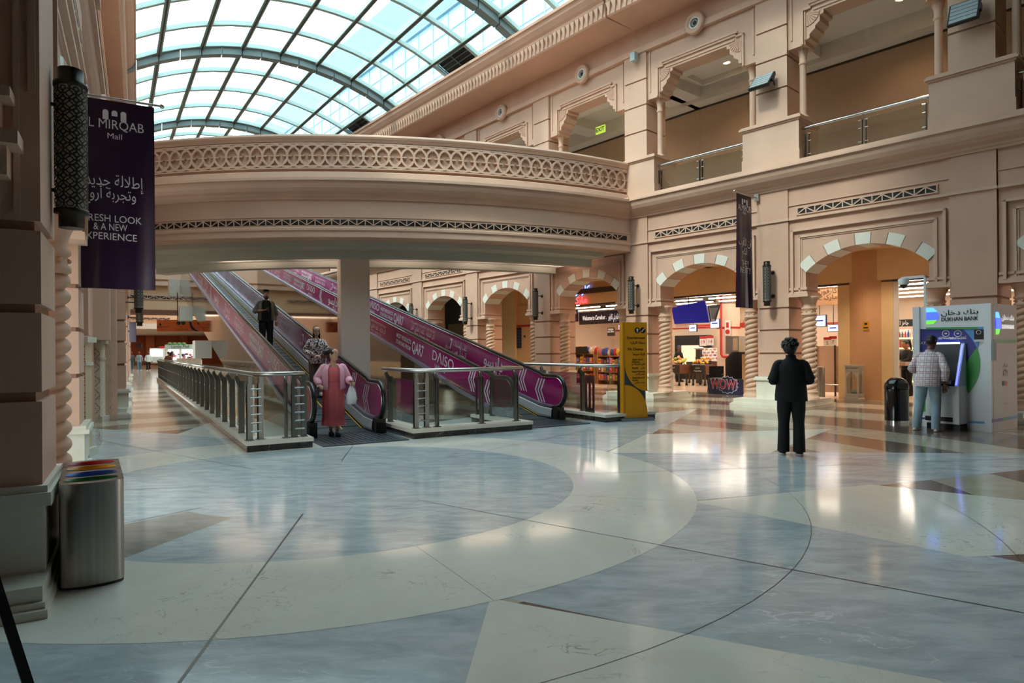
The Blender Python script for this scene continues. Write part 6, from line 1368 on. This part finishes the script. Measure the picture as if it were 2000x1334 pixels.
def pattern(name, c1, c2, c3, kind):
    m = bpy.data.materials.new(name); m.use_nodes = True; nt = m.node_tree; bs = nt.nodes['Principled BSDF']; bs.inputs['Roughness'].default_value = .8
    tc = nt.nodes.new('ShaderNodeTexCoord')
    if kind == 'plaid':
        def wave(ax, f, th):
            s = nt.nodes.new('ShaderNodeSeparateXYZ'); nt.links.new(tc.outputs['Object'], s.inputs[0]); mu = nt.nodes.new('ShaderNodeMath'); mu.operation = 'MULTIPLY'; mu.inputs[1].default_value = f; nt.links.new(s.outputs[ax], mu.inputs[0])
            sn = nt.nodes.new('ShaderNodeMath'); sn.operation = 'SINE'; nt.links.new(mu.outputs[0], sn.inputs[0]); g = nt.nodes.new('ShaderNodeMath'); g.operation = 'GREATER_THAN'; g.inputs[1].default_value = th; nt.links.new(sn.outputs[0], g.inputs[0]); return g
        def mix(fac, a, c, k):
            mx = nt.nodes.new('ShaderNodeMix'); mx.data_type = 'RGBA'; mu = nt.nodes.new('ShaderNodeMath'); mu.operation = 'MULTIPLY'; mu.inputs[1].default_value = k; nt.links.new(fac.outputs[0], mu.inputs[0]); nt.links.new(mu.outputs[0], mx.inputs['Factor'])
            if isinstance(a, str): mx.inputs['A'].default_value = (*lin(a), 1)
            else: nt.links.new(a.outputs['Result'], mx.inputs['A'])
            mx.inputs['B'].default_value = (*lin(c), 1); return mx
        a = mix(wave(2, 62, .1), c1, c2, .6); a = mix(wave(0, 62, .1), a, c2, .5); a = mix(wave(2, 62.0, .9), a, c3, .6); a = mix(wave(0, 62.0, .9), a, c3, .6); a = mix(wave(2, 37.5, .97), a, '6a6270', .3)
        nt.links.new(a.outputs['Result'], bs.inputs['Base Color'])
    else:
        v = nt.nodes.new('ShaderNodeTexNoise'); v.inputs['Scale'].default_value = 26; v.inputs['Detail'].default_value = 1; nt.links.new(tc.outputs['Object'], v.inputs['Vector'])
        r = nt.nodes.new('ShaderNodeValToRGB'); r.color_ramp.interpolation = 'CONSTANT'; e = r.color_ramp.elements; e[0].color = (*lin(c2), 1); e[0].position = 0; e[1].color = (*lin(c1), 1); e[1].position = .47; x = e.new(.6); x.color = (*lin(c3), 1); x = e.new(.64); x.color = (*lin(c2), 1)
        nt.links.new(v.outputs['Fac'], r.inputs[0]); nt.links.new(r.outputs[0], bs.inputs['Base Color'])
    MATS[name] = m; return name
BLK = mat('black_cotton', '0c0d10', .85, bump=.15, bscale=25)

# ---- woman in black, seen from behind
w = G(1546, 889)
t, P, T = human('person in black tunic and black trousers standing alone with her back turned', w, rad(163), 1.63, [((-.255, .03, 1.09), (-.17, -.2, 1.06)), ((.255, .04, 1.08), (.15, -.21, 1.06))], [((-.1, 0, .48), (-.1, .02, .085)), ((.1, -.02, .48), (.11, -.02, .085))], SKIN['dark'], yaw=rad(-12), handdir=((.7, -.6, .1), (-.7, -.6, .1)), curl=(.9, .9), wide=1.1)
trousers(t, P, BLK, (.105, .078, .085), 1.12, .035)
top_garment(t, P, BLK, [(.80, 0, .01, .225, .165), (.88, 0, .01, .222, .165), (.98, 0, .01, .212, .155), (1.1, 0, .0, .20, .145), (1.22, 0, 0, .208, .15), (1.32, 0, .005, .2, .135), (1.385, 0, .01, .14, .09), (1.42, 0, .01, .075, .065), (1.47, 0, .005, .068, .062)], .95, .078, 'tunic')
b = MB()
for s in 'RL': limb(b, [pos(P, 'el'+s)+Vector((0, 0, .03)), pos(P, 'el'+s), pos(P, 'wr'+s)], [.055, .05, .038], BLK)
b.build('sleeves', t)
shoes(t, P, BLK, SHOEW)
b = MB(); b.ell((0, .03, .155), (.108, .118, .115), HAIRM, 18, 12, T); b.ell((0, .1, .10), (.095, .075, .085), HAIRM, 16, 10, T)
for i in range(26): a = random.random()*2*PI; e = random.uniform(-.3, 1.2); b.ell((.1*math.cos(a)*math.cos(e), .05+.11*math.sin(a)*math.cos(e) if math.sin(a) > -.5 else .02, .15+.1*math.sin(e)), (.03, .03, .028), HAIRM, 8, 5, T)
b.build('hair', t)

# ---- man at the cash machine
PLD = pattern('plaid_shirt', 'd9d6d8', 'a05a68', 'eef0f0', 'plaid'); JEAN = mat('light_denim', '8fa9b5', .8, var=.12, scale=5, bump=.2, bscale=18)
f = FK @ Vector((.50, -.60, 0))
t, P, T = human('person in a plaid shirt and light jeans using the cash machine', (f.x, f.y, 0), rad(125+8), 1.72, [((-.27, .03, 1.08), (-.24, -.03, .84)), ((.28, -.06, 1.1), (.18, -.30, 1.04))], [((-.12, .0, .47), (-.12, .03, .085)), ((.14, -.02, .48), (.19, .0, .085))], SKIN['brown'], pitch=rad(24), lean=1.1, handdir=((0, -.2, -1), (-.3, -1, -.2)), curl=(.5, .3))
trousers(t, P, JEAN, (.098, .073, .068), 1.03)
top_garment(t, P, PLD, [(.80, 0, .02, .195, .15), (.9, 0, .015, .195, .15), (1.05, 0, -.01, .185, .138), (1.2, 0, -.06, .2, .145), (1.3, 0, -.08, .2, .13), (1.37, 0, -.09, .155, .095), (1.405, 0, -.09, .08, .07)], 1.75, .07, 'plaid_shirt')
one('collar', t, 'lathe', [(.07, 1.39), (.075, 1.43), (.066, 1.44)], PLD, c=(0, -.1), n=16, caps=False)
shoes(t, P, SHOEW, mat('sole_white', 'dcd8d0', .6))
b = MB(); b.ell((0, .012, .165), (.086, .108, .085), HAIRM, 16, 10, T); b.ell((0, .05, .12), (.082, .07, .07), HAIRM, 14, 9, T); b.build('hair', t); face_parts(t, T)

# ---- woman in pink stepping off the walkway
PINK = mat('salmon_cotton', 'dd6a70', .8, var=.06, scale=6, bump=.12, bscale=14); CARD = mat('pink_knit', 'e8aebf', .9, bump=.2, bscale=70)
w = G(652, 853); w.z = .026
t, P, T = human('person in a pink cardigan and long salmon dress stepping off the moving walkway', w, rad(20), 1.54, [((-.30, .03, 1.11), (-.27, -.15, .99)), ((.28, .02, 1.10), (.30, -.2, 1.04))], [((-.08, .02, .48), (-.05, .06, .085)), ((.08, -.05, .48), (.06, -.08, .085))], SKIN['fair'], yaw=rad(48), handdir=((.2, -.9, -.1), (.3, -.9, -.1)), curl=(.9, 1.0), wide=1.12)
b = MB(); n = 40; R = []
for z, rx, ry, fo in ((.20, .215, .19, .1), (.21, .212, .186, .1), (.42, .20, .17, .07), (.425, .205, .176, .07), (.7, .205, .165, .035), (.9, .2, .16, .015), (1.05, .17, .14, 0), (1.1, .168, .14, 0), (1.2, .185, .155, 0), (1.3, .18, .14, 0), (1.335, .15, .115, 0)):
    R.append([(rx*math.cos(a)*(1+fo*math.sin(a*9)), ry*math.sin(a)*(1+fo*math.sin(a*9+.6)), z) for a in [2*PI*i/n for i in range(n)]])
b.loft(R, PINK)
for sd in (-1, 1): b.tube([(sd*.09, -.11, 1.32), (sd*.1, -.06, 1.39), (sd*.095, .05, 1.38)], .012, PINK, 6)
b.build('dress', t); one('waistband', t, 'loft', [[(r*math.cos(a), r*.83*math.sin(a), z) for a in [2*PI*i/24 for i in range(24)]] for z, r in ((1.05, .172), (1.065, .178), (1.085, .178), (1.1, .172))], PINK)
b = MB(); n = 22; R = []
for z, rx, ry in ((.90, .225, .18), (.93, .235, .19), (1.08, .222, .178), (1.2, .225, .182), (1.3, .215, .16), (1.37, .165, .115), (1.40, .10, .085)):
    R.append([(rx*math.cos(a), ry*math.sin(a)-.005, z) for a in [-PI/2+.52+(2*PI-1.04)*i/n for i in range(n+1)]])
b.loft(R, CARD, closed=False); b.loft([[(p[0]*.96, p[1]*.96, p[2]) for p in r] for r in R], CARD, closed=False)
for s in 'RL':
    sh, el, wr = pos(P, 'sh'+s), pos(P, 'el'+s), pos(P, 'wr'+s); limb(b, [(sh.x*.75, sh.y, sh.z), sh, lerp(sh, el, .5), el, lerp(el, wr, .6), lerp(el, wr, .92)], [.05, .068, .078, .078, .07, .045], CARD)
b.build('cardigan', t)
b = MB(); b.ell((0, .02, .15), (.087, .108, .10), HAIRM, 16, 10, T); b.ell((0, .085, .1), (.07, .06, .07), HAIRM, 14, 8, T); b.ell((-.02, .17, .16), (.06, .06, .055), HAIRM, 14, 8, T); b.build('hair', t); face_parts(t, T, mat('lip_red', 'a03a40', .4))
SAND = mat('black_leather', '121112', .4)
for s, sd in (('R', -1), ('L', 1)):
    an = pos(P, 'an'+s); b = MB(); z = an.z-.085; b.prism([(an.x-.045, an.y-.2), (an.x+.045, an.y-.2), (an.x+.05, an.y-.1), (an.x+.035, an.y+.06), (an.x-.035, an.y+.06), (an.x-.05, an.y-.1)], 'z', z, z+.03, SAND)
    for y in (-.14, -.09): b.tube([(an.x-.048, an.y+y, z+.03), (an.x, an.y+y, z+.085), (an.x+.048, an.y+y, z+.03)], .016, SAND, 6)
    b.tube([(an.x-.035, an.y+.02, z+.06), (an.x, an.y-.05, z+.11), (an.x+.035, an.y+.02, z+.06), (an.x, an.y+.05, z+.08), (an.x-.035, an.y+.02, z+.06)], .01, SAND, 6); b.build('sandal', t)
MW = t.matrix_basis.copy(); k = 1.54/1.7
hp = Matrix.Translation(w) @ Matrix.Rotation(rad(20), 4, 'Z') @ Matrix.Scale(k, 4)
ph = one('mobile_phone', None, 'box', -.035, .035, -.07, .07, 0, .01, BLACK); ph.matrix_world = hp @ Matrix.Translation((.31, -.31, 1.055)); tag(ph, 'dark mobile phone held by the person in the pink cardigan', 'phone')
b = MB(); R = []
for z, rx, ry in ((.62, .05, .035), (.63, .085, .055), (.72, .1, .065), (.82, .088, .055), (.92, .05, .03), (.97, .03, .02)): R.append([(rx*math.cos(a)*(1+.12*math.sin(a*4+z*30)), ry*math.sin(a)*(1+.15*math.cos(a*3+z*20)), z) for a in [2*PI*i/18 for i in range(18)]])
b.loft(R, mat('white_plastic_bag', 'e4e6ea', .35))
for y in (-.015, .015): b.tube([(-.025, y, .96), (-.015, y, 1.02), (0.0, y, 1.035), (.015, y, 1.02), (.025, y, .96)], .006, 'white_plastic_bag', 5)
o = b.build('plastic_bag'); o.matrix_world = hp @ Matrix.Translation((.315, -.27, 0)); tag(o, 'white plastic carrier bag hanging from the hand of the person in pink', 'bag')

# ---- woman with a patterned blouse on the walkway
PRT = pattern('printed_blouse', 'ddd2cf', '2c2024', '8a5a62', 'print'); TAUP = mat('taupe_trousers', '6a6058', .85)
w = FE @ Vector((2.06, 4.0, 0)); w.z = .03+SL*2.3
t, P, T = human('person with glasses and a black and white patterned blouse on the moving walkway', w, rad(24), 1.53, [((-.27, -.01, 1.1), (-.06, -.2, .99)), ((.27, -.01, 1.1), (.05, -.2, .99))], [((-.09, 0, .48), (-.09, .02, .085)), ((.09, 0, .48), (.09, .02, .085))], SKIN['fair'], pitch=rad(8), handdir=((.9, -.5, -.1), (-.9, -.5, -.1)), curl=(.8, .8))
trousers(t, P, TAUP, (.1, .08, .085), 1.0); top_garment(t, P, PRT, TORSO, 1.85, .068, 'blouse'); shoes(t, P, SHOEW)
b = MB(); b.ell((0, .025, .15), (.09, .105, .1), HAIRB, 16, 10, T); n = 12
b.loft([[(.085*k*math.cos(a), .02+.1*k*math.sin(a), z) for a in [-.5+(PI+1.0)*i/n for i in range(n+1)]] for z, k in ((.16, 1), (.08, 1.05), (0, 1.1), (-.09, 1.1), (-.14, .9))], HAIRB, closed=False, T=T); b.loft([[(.08*k*math.cos(a), .02+.095*k*math.sin(a), z) for a in [-.5+(PI+1.0)*i/n for i in range(n+1)]] for z, k in ((.16, .9), (-.14, .85))], HAIRB, closed=False, T=T); b.build('hair', t); face_parts(t, T)
b = MB()
for sd in (-1, 1): b.tube([(sd*.032+.022*math.cos(a), -.103, .122+.018*math.sin(a)) for a in [2*PI*i/14 for i in range(15)]], .0022, DSTEEL, 4, T=T); b.tube([(sd*.054, -.1, .125), (sd*.079, 0, .125)], .002, DSTEEL, 4, T=T)
b.tube([(-.01, -.104, .124), (.01, -.104, .124)], .002, DSTEEL, 4, T=T); b.build('glasses', t)

# ---- bearded man higher up the walkway
OLIVE = mat('olive_jacket', '5f5d50', .85, bump=.2, bscale=30)
w = FE @ Vector((1.86, 8.7, 0)); w.z = .03+SL*7.0
t, P, T = human('bearded person in an olive jacket and black shirt holding a phone on the moving walkway', w, rad(26), 1.66, [((-.3, .0, 1.1), (-.08, -.24, 1.12)), ((.27, .03, 1.08), (.27, .0, .84))], [((-.1, 0, .48), (-.1, .02, .085)), ((.1, 0, .48), (.11, .02, .085))], SKIN['tan'], yaw=rad(6), handdir=((.8, -.6, .2), (0, -.2, -1)), curl=(.9, .5))
trousers(t, P, BLK, (.11, .085, .08), 1.08); top_garment(t, P, BLK, sc(TORSO, 1.0, .98), .4, .07, 'shirt'); shoes(t, P, BLK)
b = MB(); n = 20; R = [[(rx*math.cos(a), ry*math.sin(a), z) for a in [-PI/2+.62+(2*PI-1.24)*i/n for i in range(n+1)]] for z, rx, ry in ((.84, .23, .17), (1.0, .225, .17), (1.2, .22, .165), (1.32, .215, .15), (1.39, .15, .1), (1.43, .085, .075))]
b.loft(R, OLIVE, closed=False)
for s in 'RL':
    sh, el, wr = pos(P, 'sh'+s), pos(P, 'el'+s), pos(P, 'wr'+s); limb(b, [(sh.x*.75, sh.y, sh.z), sh, lerp(sh, el, .5), el, lerp(el, wr, .35)], [.05, .068, .072, .07, .062], OLIVE)
b.build('jacket', t)
b = MB(); b.ell((0, .02, .165), (.09, .112, .092), HAIRM, 16, 10, T)
for i in range(14): a = random.random()*2*PI; b.ell((.07*math.cos(a), .01+.08*math.sin(a), .225+random.random()*.02), (.035, .035, .025), HAIRM, 8, 5, T)
b.build('hair', t); face_parts(t, T, beard=HAIRM)
ph = one('mobile_phone', None, 'box', -.035, .035, -.008, .008, -.07, .07, BLACK); ph.matrix_world = Matrix.Translation(w) @ Matrix.Rotation(rad(26), 4, 'Z') @ Matrix.Scale(1.66/1.7, 4) @ Matrix.Translation((.02, -.30, 1.16)) @ Matrix.Rotation(rad(-50), 4, 'X'); tag(ph, 'black mobile phone in the hand of the bearded person', 'phone')

# ---- cashier, shop worker, people far down the passage
STAND = [((-.09, 0, .48), (-.09, .02, .085)), ((.09, 0, .48), (.09, .02, .085))]
def simple(label, loc, rz, H, skin, topm, legm, arms=None, legs=None, hair=HAIRM, tail=False, cap=None, pitch=0.):
    t, P, T = human(label, loc, rz, H, arms or [((-.24, .02, 1.1), (-.25, -.05, .86)), ((.24, .02, 1.1), (.25, -.05, .86))], legs or STAND, skin, pitch=pitch)
    trousers(t, P, legm); top_garment(t, P, topm, TORSO, 1.9, .064, 'top'); shoes(t, P, BLK if topm == BLK else SHOEW)
    b = MB(); b.ell((0, .02, .16), (.086, .107, .092), cap or hair, 14, 9, T)
    if tail: limb(b, [T @ Vector((0, .1, .2)), T @ Vector((0, .17, .17)), T @ Vector((0, .17, .02)), T @ Vector((0, .14, -.12))], [.03, .04, .035, .015], hair, 8)
    b.build('hair' if not cap else 'headwear', t); return t, P, T
q = lp(FN, 1771, 700, 6.35); g = FN @ Vector((q.x, 6.35, 0))
simple('cashier in black with a ponytail bending over the checkout counter', (g.x, g.y, .004), rad(-78), 1.72, SKIN['tan'], BLK, BLK, [((-.2, -.12, 1.12), (-.14, -.36, 1.02)), ((.2, -.12, 1.12), (.14, -.36, 1.02))], tail=True, pitch=rad(22))
q = lp(FN, 1326, 700, 9.6); g = FN @ Vector((q.x, 9.6, 0)); simple('shop worker in black standing behind the fruit stands', (g.x, g.y, .004), rad(30), 1.68, SKIN['brown'], BLK, BLK, cap=mat('blue_cap', '2a2c58', .7))
WALK = [((-.09, -.1, .49), (-.1, -.12, .085)), ((.09, .05, .49), (.1, .2, .12))]
STRP = pattern('striped_top', 'b8c8d0', '39424e', '8fa0a8', 'print')
for px, fy, col, lg, lab, rz in ((257, 717, mat('olive_top', '4c5048', .8), mat('blue_jeans', '5f7f98', .8), 'leftmost far walker in a dark green top and jeans', 30), (272, 717.5, STRP, 'blue_jeans', 'middle far walker in a striped blue top and jeans', 28), (290, 717.5, mat('white_shirt', 'c9dcd8', .8), BLK, 'far walker in a white shirt and black trousers', 32)):
    g = D(px, fy, 56); simple(lab, (g.x, g.y, 0), rad(rz), 1.66, SKIN['brown'], col, lg, legs=WALK)
g = D(329, 700, 46); simple('far person with black hair and a brown top behind the long railing', (g.x, g.y, 0), rad(195), 1.62, SKIN['tan'], mat('brown_top', '6a4528', .8), BLK)
